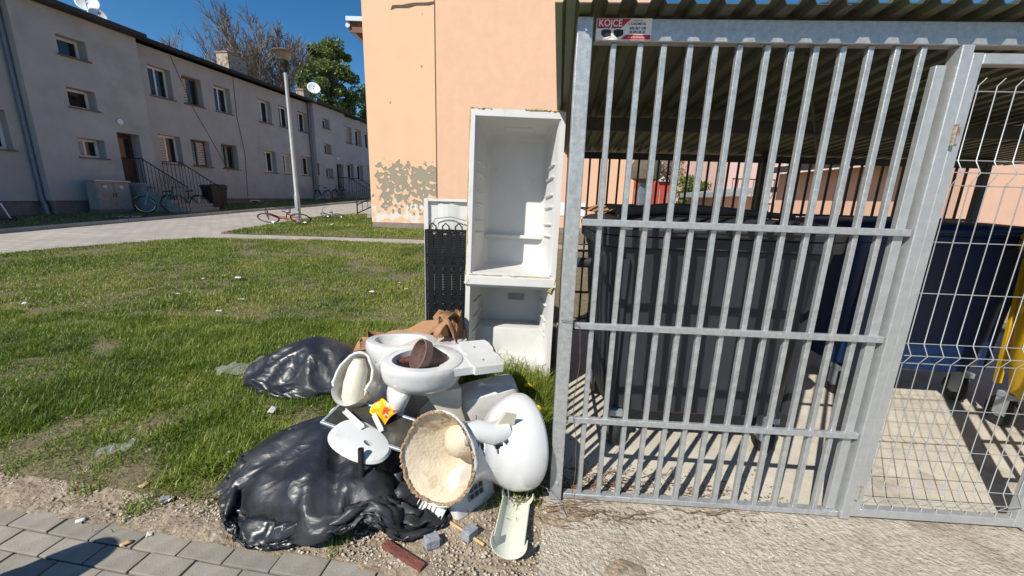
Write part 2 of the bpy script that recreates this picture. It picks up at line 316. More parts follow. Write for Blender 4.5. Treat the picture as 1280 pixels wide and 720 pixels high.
def street_mat():
    m, N, L, b = nodes_of('street_blocks'); b.inputs['Roughness'].default_value = .9
    tc = N.new('ShaderNodeTexCoord'); mp = N.new('ShaderNodeMapping'); mp.inputs['Rotation'].default_value = (0, 0, R(8.7)); L.new(tc.outputs['Object'], mp.inputs[0])
    br = N.new('ShaderNodeTexBrick'); br.inputs['Scale'].default_value = 1; br.inputs['Brick Width'].default_value = .4; br.inputs['Row Height'].default_value = .2; br.inputs['Mortar Size'].default_value = .012
    br.inputs['Color1'].default_value = (.40, .36, .31, 1); br.inputs['Color2'].default_value = (.33, .30, .265, 1); br.inputs['Mortar'].default_value = (.21, .19, .15, 1); L.new(mp.outputs[0], br.inputs['Vector'])
    n = N.new('ShaderNodeTexNoise'); n.inputs['Scale'].default_value = .8; n.inputs['Detail'].default_value = 8; L.new(tc.outputs['Object'], n.inputs['Vector'])
    mr = N.new('ShaderNodeMapRange'); mr.inputs['To Min'].default_value = .72; mr.inputs['To Max'].default_value = 1.28; L.new(n.outputs['Fac'], mr.inputs['Value'])
    hs = N.new('ShaderNodeHueSaturation'); L.new(mr.outputs[0], hs.inputs['Value']); L.new(br.outputs['Color'], hs.inputs['Color']); L.new(hs.outputs[0], b.inputs['Base Color'])
    return m
M['street'] = street_mat()
def snack_mat():
    m, N, L, b = nodes_of('snack_wrapper_print'); b.inputs['Roughness'].default_value = .3
    tc = N.new('ShaderNodeTexCoord'); v = N.new('ShaderNodeTexVoronoi'); v.inputs['Scale'].default_value = 26; L.new(tc.outputs['Object'], v.inputs['Vector'])
    sp = N.new('ShaderNodeSeparateColor'); L.new(v.outputs['Color'], sp.inputs[0]); rp = N.new('ShaderNodeValToRGB'); rp.color_ramp.interpolation = 'CONSTANT'; e = rp.color_ramp.elements
    e[0].color = (.75, .35, .01, 1); e[1].position = .35; e[1].color = (.75, .55, .02, 1)
    for p, c in ((.6, (.6, .06, .02, 1)), (.8, (.7, .66, .58, 1)), (.9, (.35, .03, .05, 1))): x = e.new(p); x.color = c
    L.new(sp.outputs[0], rp.inputs[0]); L.new(rp.outputs[0], b.inputs['Base Color']); return m
M['snack'] = snack_mat()

# ------------------------------------------------------------------ terrain
def sstep(a, b, x):
    t = np.clip((np.asarray(x, float)-a)/(b-a), 0, 1); return t*t*(3-2*t)
def T(x, y):
    x = np.asarray(x, float); y = np.asarray(y, float)
    q = np.where(y > 30, 30+(y-30)*.35, y)-1.2
    base = .036*np.log1p(np.exp(np.clip(q*6, -50, 50)))/6
    base = np.where(q*6 > 49, .036*q, base)
    base = base*(1-sstep(-.05, .3, x-.10*(y-1.8))*(1-sstep(4.9, 7.5, y)))
    mound = .14*np.exp(-(((x+.12)/.5)**2+((y-3.05)/.55)**2))*(1-sstep(.1, .36, x-.10*(y-1.8)))
    return base+mound
def Tz(x, y): return float(T(x, y))
def axis(*segs):
    a = []
    for x0, x1, n in segs: a += list(np.linspace(x0, x1, n, endpoint=False))
    return np.array(a+[segs[-1][1]])
def sheet(name, X, Y, dz, material, rough=0., seed=0):      # X, Y 2-D arrays of the same shape
    a, b = X.shape; Z = T(X, Y)+dz
    if rough: Z = Z+rough*fbm(np.stack([X.ravel()*6, Y.ravel()*6, X.ravel()*0+seed], 1), seed, 4).reshape(a, b)
    idx = np.arange(a*b).reshape(a, b)
    F = np.stack([idx[:-1, :-1].ravel(), idx[1:, :-1].ravel(), idx[1:, 1:].ravel(), idx[:-1, 1:].ravel()], 1)
    return tag(new_obj(name, mesh_np(name, np.stack([X.ravel(), Y.ravel(), Z.ravel()], 1), F, material, True)), kind='structure')
xs = axis((-320, -40, 8), (-40, -6, 34), (-6, 4, 70), (4, 40, 30), (40, 320, 8)); ys = axis((-30, 0, 10), (0, 6, 50), (6, 45, 40), (45, 500, 14))
X, Y = np.meshgrid(xs, ys, indexing='ij'); sheet('ground', X, Y, -.012, M['dirt'], 0)
# finely broken dirt strip between paving, lawn and shed
xs = axis((-6, -2.6, 40), (-2.6, .6, 120)); vs_ = np.linspace(0, 1, 34)
def pave_edge(x): return 1.34-.1395*(x+.5)                       # line where the near pavers stop
def lawn_near(x): return np.interp(x, [-14, -6, -2.66, -2.4, -2.07, -1.82, -1.4, -.9, -.5, -.15, .1, .3], [3.4, 2.2, 1.80, 1.76, 1.73, 1.68, 1.66, 1.75, 1.95, 1.98, 1.8, 1.78])
def lawn_far(x): return np.interp(x, [-14, -12, -9.58, -8.99, -7.81, -4.92, -2.24, 8], [3.5, 4.6, 7.21, 8.38, 9.75, 9.94, 9.82, 9.7])
X = np.repeat(xs[:, None], 34, 1); Y = (pave_edge(xs)-.03)[:, None]*(1-vs_)+(lawn_near(xs)+.5)[:, None]*vs_
sheet('dirt_strip', X, Y, .004, M['dirt'], .014, 3)

# concrete apron before the shed
xs = axis((.16, 6.5, 110)); vs_ = np.linspace(0, 1, 30)
edge = .06*fbm(np.stack([xs*4, xs*0, xs*0], 1), 5, 3)
X = np.repeat(xs[:, None], 30, 1)-np.linspace(.12, -.04, 30)[None, :]*np.clip(1-(xs-.16)/.5, 0, 1)[:, None]
Y = (.35+edge*0)[:, None]*(1-vs_)+(1.80-.049*(xs-.27))[:, None]*vs_
sheet('concrete_apron', X, Y, .010, M['apron'], .0015, 9)

xs = np.linspace(.95, 6.3, 90); mid = 1.28-.115*(xs-.95)+.012*fbm(np.stack([xs*5, xs*0, xs*0], 1), 3, 4); wd = .006+.012*np.abs(fbm(np.stack([xs*3, xs*0+5, xs*0], 1), 8, 3))
X = np.stack([xs, xs, xs], 1); Y = np.stack([mid-wd, mid, mid+wd], 1); o = sheet('expansion_joint', X, Y, .017, M['dirt'], .002, 4); o.parent = bpy.data.objects['concrete_apron']; del o['kind']
# ------------------------------------------------------------------ near pavers
pv = tag(new_obj('near_pavement', None, None, (-2.49, 1.615, 0), (0, 0, math.atan2(-.28, 1.99))), kind='structure')
b = MB().box(0, .214, -.093, 0, -.06, .012); pm = b.mesh('paver', M['paver'], bevel=.004)
cnt = 0
for row in range(12):
    for k in range(-6, 18):
        x = k*.2215+(row % 2)*.11; y = -row*.1
        wx = -2.49+x*.990+ .14*y
        if wx > .15 and row < 1 or wx > -.25 and row < 2: continue
        o = new_obj('paver', pm, pv, (x+random.uniform(-.002, .002), y, random.uniform(-.004, .004)), (random.uniform(-.012, .012), random.uniform(-.012, .012), random.uniform(-.008, .008))); cnt += 1
MB().box(-1.6, 4.4, -1.3, .0, -.05, -.003).build('sand_bed', M['dirt'], pv)

# ------------------------------------------------------------------ street by the house, kerb, lawns
HD = R(8.7); DV = np.array([math.sin(HD), math.cos(HD)]); NV = np.array([math.cos(HD), -math.sin(HD)])
def SO(s, off): return DV[0]*s+NV[0]*off, DV[1]*s+NV[1]*off
S_, O_ = np.meshgrid(axis((-4, 60, 70)), axis((-14.0, -2.2, 26)), indexing='ij'); O_ = -14+(O_+14)/11.8*(np.interp(S_, [0, 4, 9], [-9.5, -8.5, -2.2])+14); X = DV[0]*S_+NV[0]*O_; Y = DV[1]*S_+NV[1]*O_
sheet('street', X, Y, -.002, M['street'], .004, 2)
kb = tag(new_obj('kerb', None), kind='structure')
km = MB().box(-.495, .495, -.06, .06, -.2, .10).mesh('kerb_stone', M['kerb'], bevel=.008)
for i in range(44):
    s = -2+i*1.0; x, y = SO(s, -14.0)
    new_obj('kerb_stone', km, kb, (x, y, Tz(x, y)), (0, -math.atan(.036*.99), R(90)-HD+random.uniform(-.006, .006)))
S_, O_ = np.meshgrid(axis((-4, 50, 60)), axis((-18.6, -14.05, 6)), indexing='ij'); X = DV[0]*S_+NV[0]*O_; Y = DV[1]*S_+NV[1]*O_
sheet('house_verge', X, Y, .03, M['lawnsoil'], .01, 4)
xs = axis((-13.5, 7, 150)); vs_ = np.linspace(0, 1, 70)**1.6
near = np.where(xs > .28+.1*3, 5.0, lawn_near(xs)); near = np.where((xs > .2) & (xs <= .58), np.maximum(near, 1.8+(xs-.2)*8), near)
X = np.repeat(xs[:, None], 70, 1); Y = near[:, None]*(1-vs_)+lawn_far(xs)[:, None]*vs_
sheet('lawn', X, Y, .012, M['lawnsoil'], .012, 6)
def patch_far(x): return np.interp(x, [-8.0, -7.95, -7.1, -5.4, -4.8, -4.6, -2], [12.4, 15.6, 17.6, 18.2, 18.2, 13.0, 13.0])
xs = axis((-7.98, 5, 60)); vs_ = np.linspace(0, 1, 30); X = np.repeat(xs[:, None], 30, 1); Y = (10.65+0*xs)[:, None]*(1-vs_)+patch_far(xs)[:, None]*vs_
sheet('lamp_verge', X, Y, .012, M['lawnsoil'], .012, 8)

# ------------------------------------------------------------------ grass blades (stuff)
def blades(name, label, P, length, width, lean, tint, seed=0):
    g = np.random.default_rng(seed); n = len(P); base = np.stack([P[:, 0], P[:, 1], T(P[:, 0], P[:, 1])+.004], 1)
    a = g.uniform(0, 2*np.pi, n); d = np.stack([np.cos(a), np.sin(a), 0*a], 1); t = np.stack([-np.sin(a), np.cos(a), 0*a], 1)
    l = length*g.uniform(.5, 1.25, n); ln = lean*g.uniform(.2, 1.3, n); wv = width*g.uniform(.7, 1.3, n)
    upv = np.array([0, 0, 1.])
    p1 = base+(upv*np.cos(ln*.5)[:, None]+d*np.sin(ln*.5)[:, None])*(l*.5)[:, None]
    p2 = p1+(upv*np.cos(ln*1.4)[:, None]+d*np.sin(ln*1.4)[:, None])*(l*.5)[:, None]
    V = np.stack([base-t*(wv*.5)[:, None], base+t*(wv*.5)[:, None], p1-t*(wv*.42)[:, None], p1+t*(wv*.42)[:, None], p2], 1).reshape(-1, 3)
    i = np.arange(n)*5
    F = np.concatenate([np.stack([i, i+1, i+3], 1), np.stack([i, i+3, i+2], 1), np.stack([i+2, i+3, i+4], 1)])
    return tag(new_obj(name, mesh_np(name, V, F, M['grass'], True, np.repeat(tint, 5))), label, 'grass', kind='stuff')
def nz(P, sc, s, o=3): return fbm(np.stack([P[:, 0]*sc, P[:, 1]*sc, P[:, 0]*0+s*3.3], 1), s, o)
def lawn_pts(n, y0, y1, seed, pw=1.0):
    g = np.random.default_rng(seed); y = y0+(y1-y0)*g.uniform(0, 1, n*3)**pw; x = .6-g.uniform(0, 1, n*3)*np.minimum(13.6, 1.45*y+1.9)
    P = np.stack([x, y], 1)
    ok = (y > lawn_near(x)+.03*nz(P, 5, 2)) & (y < lawn_far(x)) & (x < .2+.1*(y-1.8)) & (np.abs(x) < y*1.45+1)
    P = P[ok]; dens = .72+.6*nz(P, 1.1, 3)+.4*nz(P, 5, 4)
    edge = np.clip((P[:, 1]-lawn_near(P[:, 0]))/.35, 0, 1); dens = dens*(.3+.7*edge)
    pile = np.exp(-(((P[:, 0]+.75)/.75)**2+((P[:, 1]-2.2)/.5)**2)); dens = dens-.6*pile
    P = P[g.uniform(0, 1, len(P)) < np.clip(dens, .06, 1)]
    return P[:n]
def tint_of(P, g):
    return np.clip(.42+.28*nz(P, .9, 6)+.18*nz(P, 4, 7)+g.normal(0, .16, len(P)), 0, 1)
g = np.random.default_rng(5)
P = lawn_pts(190000, 1.5, 4.2, 21); blades('lawn_grass', 'uneven spring grass of the lawn beside the paved strip', P, (.055+.045*np.clip(nz(P, 3.0, 9)+.2, -.7, 1.4)), .005, 1.1, tint_of(P, g), 1)
P = lawn_pts(150000, 4.0, 10, 22, .85); blades('lawn_grass', 'grass in the far half of the lawn towards the street', P, (.05+.025*np.clip(nz(P, 1.2, 9)+.3, -.6, 1.2)), .0075, .9, np.clip(tint_of(P, g)+.08, 0, 1), 2)
x = g.uniform(-8, -2.4, 60000); y = g.uniform(10.6, 18.2, 60000); ok = (y < patch_far(x)) & (y > 10.7+.08*np.sin(x*7)); P = np.stack([x, y], 1)[ok]
P = P[g.uniform(0, 1, len(P)) < np.clip(.7+.6*nz(P, .8, 12), .1, 1)]
blades('verge_grass', 'grass around the foot of the street lamp', P, .07, .014, .9, np.clip(tint_of(P, g)+.02, 0, 1), 3)
s = g.uniform(2, 34, 26000); of = g.uniform(-18.1, -14.1, 26000); P = np.stack(SO(s, of), 1)
blades('verge_grass', 'grass strip between the grey house and the kerb', P, .09, .022, .9, tint_of(P, g), 4)
# tall tufts by the shed corner and in the dirt
def tufts(spots, seed):
    g = np.random.default_rng(seed); A = []
    for x, y, r, n in spots: A.append(np.stack([g.normal(x, r, n), g.normal(y, r, n)], 1))
    return np.concatenate(A)
P = tufts([(.12, 2.25, .09, 700), (.05, 2.5, .1, 700), (.18, 2.55, .07, 500), (.1, 2.02, .06, 300), (.22, 2.35, .05, 300), (.0, 2.66, .1, 700), (.25, 2.72, .05, 300), (.15, 2.45, .08, 600), (.22, 2.6, .06, 400), (.3, 2.6, .03, 150)], 3)
P = P[P[:, 0] < .2+.1*(P[:, 1]-1.8)]
blades('tall_grass', 'tall bright grass tufts growing against the shed corner post', P, .23, .006, .75, np.clip(np.random.default_rng(8).normal(.5, .18, len(P)), 0, 1), 5)
P = tufts([(-1.78, 1.6, .045, 150), (-.74, 1.46, .03, 60), (-1.47, 1.72, .07, 150), (-2.15, 1.72, .05, 90), (-.05, 1.72, .05, 110), (.1, 1.75, .04, 90), (-.2, 1.68, .04, 50), (-1.1, 1.6, .04, 40)], 4)
blades('weed_tuft', 'small grass tufts growing in the gravel by the pavers', P, .05, .005, 1.0, np.clip(np.random.default_rng(9).normal(.45, .18, len(P)), 0, 1), 6)

# pebbles / weathered aggregate in the dirt strip
g = np.random.default_rng(31); n = 17000
x = g.uniform(-3.6, 1.4, n); f = g.uniform(0, 1, n)**1.2; y = pave_edge(x)+.0+f*(np.where(x < .2, lawn_near(np.minimum(x, .2))+.12, 1.72)-pave_edge(x))
keep = g.uniform(0, 1, n) < np.clip(.75+.7*nz(np.stack([x, y], 1), 2.5, 17), .1, 1)*np.where(x > .25, .45, 1); x = x[keep]; y = y[keep]; n = len(x)
oc = np.array([(1, 0, 0), (0, 1, 0), (-1, 0, 0), (0, -1, 0), (0, 0, .7), (0, 0, -.7)], float)
of = np.array([(0, 1, 4), (1, 2, 4), (2, 3, 4), (3, 0, 4), (1, 0, 5), (2, 1, 5), (3, 2, 5), (0, 3, 5)])
sz = .0035+.007*g.uniform(0, 1, n)**3; an = g.uniform(0, 6.28, n)
V = oc[None]*np.stack([sz*g.uniform(.7, 1.4, n), sz, sz*g.uniform(.5, .9, n)], 1)[:, None, :]*g.uniform(.75, 1.25, (n, 6, 1))
c, s_ = np.cos(an)[:, None], np.sin(an)[:, None]; V = np.stack([V[..., 0]*c-V[..., 1]*s_, V[..., 0]*s_+V[..., 1]*c, V[..., 2]], 2)
V = V+np.stack([x, y, T(x, y)+.009], 1)[:, None, :]
F = (of[None]+(np.arange(n)*6)[:, None, None]).reshape(-1, 3)
tag(new_obj('gravel', mesh_np('gravel', V.reshape(-1, 3), F, M['pebble'])), 'pale loose gravel strewn over the dirt strip beside the pavers', 'gravel', kind='stuff')

# ------------------------------------------------------------------ waste shed
P0 = Vector((.265, 1.77, 0)); DU = Vector((.9988, -.0493, 0)); DD = Vector((math.sin(R(6.5)), math.cos(R(6.5)), 0)); AU = math.atan2(DU.y, DU.x)
AS = math.atan2(DD.y, DD.x)
def SH(u, d, z=0): return P0+DU*u+DD*d+Vector((0, 0, z))
shed = thing('waste_shed', 'galvanised barred waste shed with corrugated roof around the rubbish containers', 'shed', P0)
def sp(name, mb_or_mesh, material, u, d, z, rz=AU, parent=None, **k):
    me = mb_or_mesh if not isinstance(mb_or_mesh, MB) else mb_or_mesh.mesh(name, material, **k)
    p = SH(u, d, z)-P0
    return new_obj(name, me, parent or shed, p, (0, 0, rz))
def cbox(lx, ly, z0, z1): return MB().box(-lx/2, lx/2, -ly/2, ly/2, z0, z1)
UR = 4.35
# floor
X = np.zeros((40, 30)); Y = X.copy()
for i, u in enumerate(np.linspace(-.02, UR+.3, 40)):
    for j, d in enumerate(np.linspace(.02, 3.0, 30)): q = SH(u, d); X[i, j] = q.x; Y[i, j] = q.y
fl = sheet('shed_floor', X, Y, 0, M['floor']); 
co = np.zeros(len(fl.data.vertices)*3, np.float32); fl.data.vertices.foreach_get('co', co); co = co.reshape(-1, 3); co[:, 2] = .016; fl.data.vertices.foreach_set('co', co.ravel())
# posts
pm = cbox(.062, .06, .02, 2.248).mesh('post', M['galv'], bevel=.004)
for u in (-.006, UR): sp('post', pm, None, u, .0, 0)
pb = cbox(.06, .06, .016, 2.10).mesh('post', M['galvshade'], bevel=.004)
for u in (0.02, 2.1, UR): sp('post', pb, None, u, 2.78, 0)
sp('post', cbox(.045, .06, .02, 2.164), M['galv2'], 1.447, .0, 0, bevel=.003)
sp('post', cbox(.055, .06, .02, 2.164), M['galv2'], 2.32, .0, 0, bevel=.003)
for z in (.12, 2.2):
    for dx in (0,): sp('bolt', MB().tube([(0, -.029, 0), (0, -.037, 0)], .007, 8), M['zinc'], .0, 0, z)
# beams
sp('top_beam', MB().box(.036, UR-.036, -.02, .03, 2.165, 2.246), M['galv'], 0, 0, 0, bevel=.003)
sp('beam', MB().box(.0, UR, -.03, .03, 2.055, 2.143), M['galvshade'], 0, 1.4, 0, bevel=.003)
sp('beam', MB().box(.055, UR-.035, -.03, .03, 1.985, 2.05), M['galvshade'], 0, 2.78, 0, bevel=.003)
sp('beam', MB().box(.035, 2.74, -.02, .02, 1.985, 2.045), M['galvshade'], 0.0, 0, 0, AS, bevel=.003)
# front panel
BZ = [.02, .48, .97, 1.45]
bar = cbox(.0225, .024, .05, 2.164).mesh('bar', M['galv'], bevel=.0025)
for k in range(13):
    o = sp('bar', bar, None, .120+k*.0992, .006, 0); o.rotation_euler = (random.uniform(-.002, .002), random.uniform(-.003, .003), AU+random.uniform(-.05, .05))
for z in BZ[1:]: sp('rail', MB().box(.036, 1.42, -.022, .0, z-.015, z+.015), M['galv'], 0, 0, 0, bevel=.0025)
sp('rail', MB().box(.036, 1.422, -.016, .024, .02, .05), M['galv'], 0, 0, 0, bevel=.003)
sp('stile', cbox(.04, .028, .052, 2.1), M['galv2'], 1.388, .012, 0, bevel=.002)
# right-hand front panel (past the gate)
for k in range(18): sp('bar', bar, None, 2.46+k*.1063, .006, 0)
for z in BZ[1:]: sp('rail', MB().box(2.35, UR-.036, -.022, .0, z-.015, z+.015), M['galv'], 0, 0, 0, bevel=.0025)
sp('rail', MB().box(2.35, UR-.036, -.016, .024, .02, .05), M['galv'], 0, 0, 0, bevel=.003)
# left side and back panels
barb = cbox(.02, .02, .05, 1.984).mesh('bar', M['galvshade'], bevel=.002)
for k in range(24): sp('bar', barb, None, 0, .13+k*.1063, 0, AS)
for z in BZ: sp('rail', MB().box(.036, 2.74, -.026, -.0115, z-.013, z+.013), M['galvshade'], 0, 0, 0, AS, bevel=.002)
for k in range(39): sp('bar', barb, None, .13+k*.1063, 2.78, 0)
for z in BZ: sp('rail', MB().box(.055, UR-.035, -.030, -.0115, z-.013, z+.013), M['galvshade'], 0, 2.78, 0, bevel=.002)
# gate: frame + welded mesh with folds
gate = sp('gate', MB(), None, 1.474, .0, 0) if False else new_obj('gate', MB().box(0, .042, -.02, .022, .03, 2.14).box(.776, .818, -.02, .022, .03, 2.14).box(.0425, .7755, -.019, .021, .03, .075).box(.0425, .7755, -.019, .021, 2.10, 2.139).mesh('gate', M['galv2'], bevel=.003), shed, SH(1.478, -.0)-P0, (0, 0, AU))
wm = MB(); folds = (1.70, .905, .15)
for k in range(11):
    x = .068+k*.0705; path = [(x, 0, .076)]
    for z in sorted(folds): path += [(x, 0, z-.048), (x, -.03, z), (x, 0, z+.048)]
    path += [(x, 0, 2.03), (x+.012, -.012, 2.055)]
    wm.tube(path, .0021, 6)
for z in (2.01, 1.75, 1.65, 1.414, 1.188, .953, .857, .63, .41, .2, .1): wm.tube([(.042, .005, z), (.776, .005, z)], .0021, 6)
for z in folds: wm.tube([(.042, -.026, z), (.776, -.026, z)], .0021, 6)
wm.build('welded_mesh', M['wire'], gate, smooth=60)
for z in (1.84, .18):
    h = MB().box(-.012, .022, -.026, -.0205, z-.032, z+.032).tube([(-.003, -.03, z-.04), (-.003, -.03, z+.04)], .008, 8); h.build('hinge', M['rusty'], gate)
# roof sheets: trapezoidal corrugation
def roofz(d): return 2.254-.068*d
def roof_sheet(u0, u1, dz):
    pts = []; u = u0; pitch = .107
    prof = [(0, 0), (.028, 0), (.042, .024), (.078, .024), (.092, 0)]
    k = 0
    while u0+k*pitch < u1-1e-6:
        for a, h in prof: pts.append((u0+k*pitch+a, h))
        k += 1
    pts.append((u0+k*pitch, 0))
    mb = MB(); ds = [-.105, .5, 1.2, 2.0, 3.05]; n = len(pts)
    top = [[SH(u, d, roofz(d)+h+dz+.004)-P0 for u, h in pts] for d in ds]
    bot = [[SH(u, d, roofz(d)+h+dz)-P0 for u, h in pts] for d in ds]
    mb.grid(top); mb.grid(bot)
    for r1, r2 in ((top[0], bot[0]), (top[-1], bot[-1])): mb.grid([r1, r2])
    for j in (0, -1): mb.grid([[r[j] for r in top], [r[j] for r in bot]])
    return mb
for i in range(5): roof_sheet(-.125+i*.963, -.125+i*.963+.963+.02, .006*(i % 2)).build('roof_sheet', M['roofsheet'], shed)
# brace under roof
sp('roof_brace', MB().tube([SH(.9, .05, 2.15)-SH(0, 0), SH(2.6, 2.7, 1.99)-SH(0, 0)], .008, 6), M['blackmetal'], 0, 0, 0, 0)

# sign on the top beam
sign = new_obj('sign_plate', MB().box(0, .215, -.003, 0, 0, .076).mesh('sign_plate', M['signwhite']), shed, SH(.038, 0, 2.168)+Vector((-DU.y, DU.x, 0))*-.0215-P0, (0, 0, AU))
sign['label'] = 'small red and white advertising plate on the top beam'
def flat(name, pts, y, material, parent):
    n = len(pts); vs = [(x, y, z) for x, z in pts]+[(x, y-.0008, z) for x, z in pts]
    fs = [tuple(range(n, 2*n))]+[(i, (i+1) % n, n+(i+1) % n, n+i) for i in range(n)]
    return MB().add(vs, fs).build(name, material, parent)
flat('red_band', [(.002, .040), (.095, .040), (.135, .0745), (.002, .0745)], -.0031, M['signred'], sign)
flat('red_band', [(.098, .002), (.213, .002), (.213, .018), (.116, .018)], -.0031, M['signred'], sign)
for cx in (.038, .085):
    ring = [(cx+.024*math.cos(t), .022+.019*math.sin(t)) for t in np.linspace(0, 2*math.pi, 24, endpoint=False)]
    flat('logo_ring', ring, -.0041, M['signwhite'], sign)
flat('logo_shed', [(.02, .018), (.032, .007), (.058, .014), (.058, .034), (.036, .037), (.02, .032)], -.0051, M['black'], sign)
flat('logo_shed', [(.068, .018), (.082, .007), (.106, .016), (.106, .034), (.082, .037), (.068, .032)], -.0051, M['blackmetal'], sign)
def text(s, size, x, z, material, parent, y=-.0050, sx=1, bold=0.0):
    c = bpy.data.curves.new('txt', 'FONT'); c.body = s; c.size = size; c.extrude = .0002; c.offset = bold
    o = bpy.data.objects.new('txt', c); COL.objects.link(o); bpy.context.view_layer.update()
    me = bpy.data.meshes.new_from_object(o.evaluated_get(bpy.context.evaluated_depsgraph_get())); bpy.data.objects.remove(o)
    me.materials.clear(); me.materials.append(material)
    return new_obj('lettering', me, parent, (x, y, z), (R(90), 0, 0), (sx, 1, 1))
text('KOJCE', .034, .008, .0475, M['signwhite'], sign, -.0042, .92, .0006)
text('PRODUCENT', .006, .142, .066, M['black'], sign, -.0034, 1)
text('C KARDMETAL', .012, .124, .053, M['black'], sign, -.0034, .86, .0002)
text('606 867 598', .0135, .130, .037, M['black'], sign, -.0034, .93, .0003)
text('46 834 06 20', .0135, .130, .024, M['black'], sign, -.0034, .86, .0003)
text('www.kardmetal.pl', .0095, .124, .007, M['signwhite'], sign, -.0042, .98)

# thin wire hanging on the corner post
def squig(p0, p1, n, amp, seed, sag=0.):
    r = random.Random(seed); A = Vector(p0); B = Vector(p1); out = []
    for i in range(n+1):
        t = i/n; e = math.sin(math.pi*t)
        out.append(A.lerp(B, t)+Vector((r.uniform(-1, 1)*amp*e, r.uniform(-1, 1)*amp*e, r.uniform(-1, 1)*amp*e-sag*e)))
    return out
q = SH(.06, -.035, 0)
MB().tube([q+Vector((-.09, .0, 1.0)), q+Vector((-.03, -.004, .995)), q+Vector((.0, .0, .97)), q+Vector((.012, .0, .8)), q+Vector((-.004, 0, .6)), q+Vector((.0, 0, .5)), q+Vector((.02, -.002, .4)), q+Vector((.03, -.0, .2)), q+Vector((.02, -.004, .06))], .0017, 6).build('tie_wire', M['oldwood'], None)
tag(bpy.data.objects['tie_wire'], 'thin rusty wire dangling from the shed corner post', 'wire')

# ------------------------------------------------------------------ rubbish containers
def rrect(w, d, z, ex=5., n=56, bulge=0., cx=0, cy=0):
    out = []
    for k in range(n):
        t = 2*math.pi*(k+.5)/n; c, s = math.cos(t), math.sin(t)
        x = math.copysign(abs(c)**(2/ex), c)*w/2; y = math.copysign(abs(s)**(2/ex), s)*d/2
        out.append(Vector((cx+x, cy+y, z)))
    return out
def wheel_mesh(r=.10, wd=.045):
    pr = [(r*.55, -wd/2), (r*.92, -wd/2), (r, -wd*.3), (r, wd*.3), (r*.92, wd/2), (r*.55, wd/2)]
    return MB().loft([[(x, a*math.cos(t), a*math.sin(t)) for t in np.linspace(0, 2*math.pi, 20, endpoint=False)] for a, x in pr], True)
def container(label, bm, loc, rz, lidmat=None, closed=True):
    c = thing('rubbish_container', label, 'container', loc, (0, 0, rz), 'wheeled rubbish containers inside the shed', (1, 1, 1.12))
    W, D = 1.30, .98
    body = MB(); rings = []
    for z, a, e in ((.235, .80, 6), (.25, .84, 6), (.42, .875, 6.5), (.44, .885, 6.5), (.75, .92, 7), (.77, .93, 7), (1.08, .965, 7), (1.10, .985, 7), (1.14, .99, 7)):
        rings.append(rrect(W*a, D*(a-.03), z, e))
    body.loft(rings); body.build('body', bm, c, smooth=35)
    rim = MB().loft([rrect(W*.985, D*.965, 1.141, 7), rrect(W*1.04, D*1.02, 1.15, 7), rrect(W*1.045, D*1.03, 1.20, 7), rrect(W*1.0, D*.99, 1.205, 7)]); rim.build('rim', bm, c, smooth=35)
    for i in range(2):                                     # vertical strengthening ribs, front and back
        x = (-.40+i*.80)*W
        for sgn in (-1, 1):
            MB().loft([[Vector((x+dx, sgn*yy, z)) for dx, yy in ((-.022, D*(a-.03)/2-.01), (.022, D*(a-.03)/2-.01), (.014, D*(a-.03)/2+.016), (-.014, D*(a-.03)/2+.016))] for z, a in ((.28, .848), (.75, .918), (1.09, .972))]).build('rib', bm, c)
    lid = MB(); rr = []
    for z, a in ((1.206, 1.05), (1.235, 1.06), (1.26, 1.03), (1.275, .97), (1.29, .7), (1.295, .4)): rr.append(rrect(W*a, D*a, z, 6 if a > .8 else 4))
    lid.loft(rr); lo = lid.build('lid', lidmat or bm, c, smooth=40)
    MB().tube([(-.35, -D*.53, 1.23), (-.35, -D*.57, 1.24), (.35, -D*.57, 1.24), (.35, -D*.53, 1.23)], .014, 8).build('lid_handle', bm, lo, smooth=50)
    for sx in (-1, 1):
        MB().tube([(sx*W*.49, 0, 1.0), (sx*W*.56, 0, 1.0)], .03, 12).build('lifting_pin', bm, c, smooth=50)
        for sy in (-1, 1):
            x, y = sx*W*.365, sy*D*.345
            f = MB().box(x-.035, x-.029, y-.03, y+.05, .08, .2).box(x+.029, x+.035, y-.03, y+.05, .08, .2).box(x-.04, x+.04, y-.05, y+.05, .2005, .234); f = f.build('caster', M['zinc'], c)
            wh = new_obj('wheel', wheel_mesh(.10, .05).mesh('wheel', M['rubber'], smooth=40), f, (x, y+.02, .101), (0, 0, 0))
            MB().tube([(-.028, 0, 0), (.028, 0, 0)], .038, 12).build('hub', M['stone'], wh, smooth=40)
    return c
ZF = .017
container('anthracite grey rubbish container behind the barred front panel', M['bingrey'], SH(.80, .84, ZF), AU+.01)
container('dark blue rubbish container seen through the gate', M['binblue'], SH(2.78, 1.72, ZF), AU-.02)
container('yellow rubbish container at the right of the blue one', M['binyellow'], SH(3.74, .66, ZF), AU+.0)
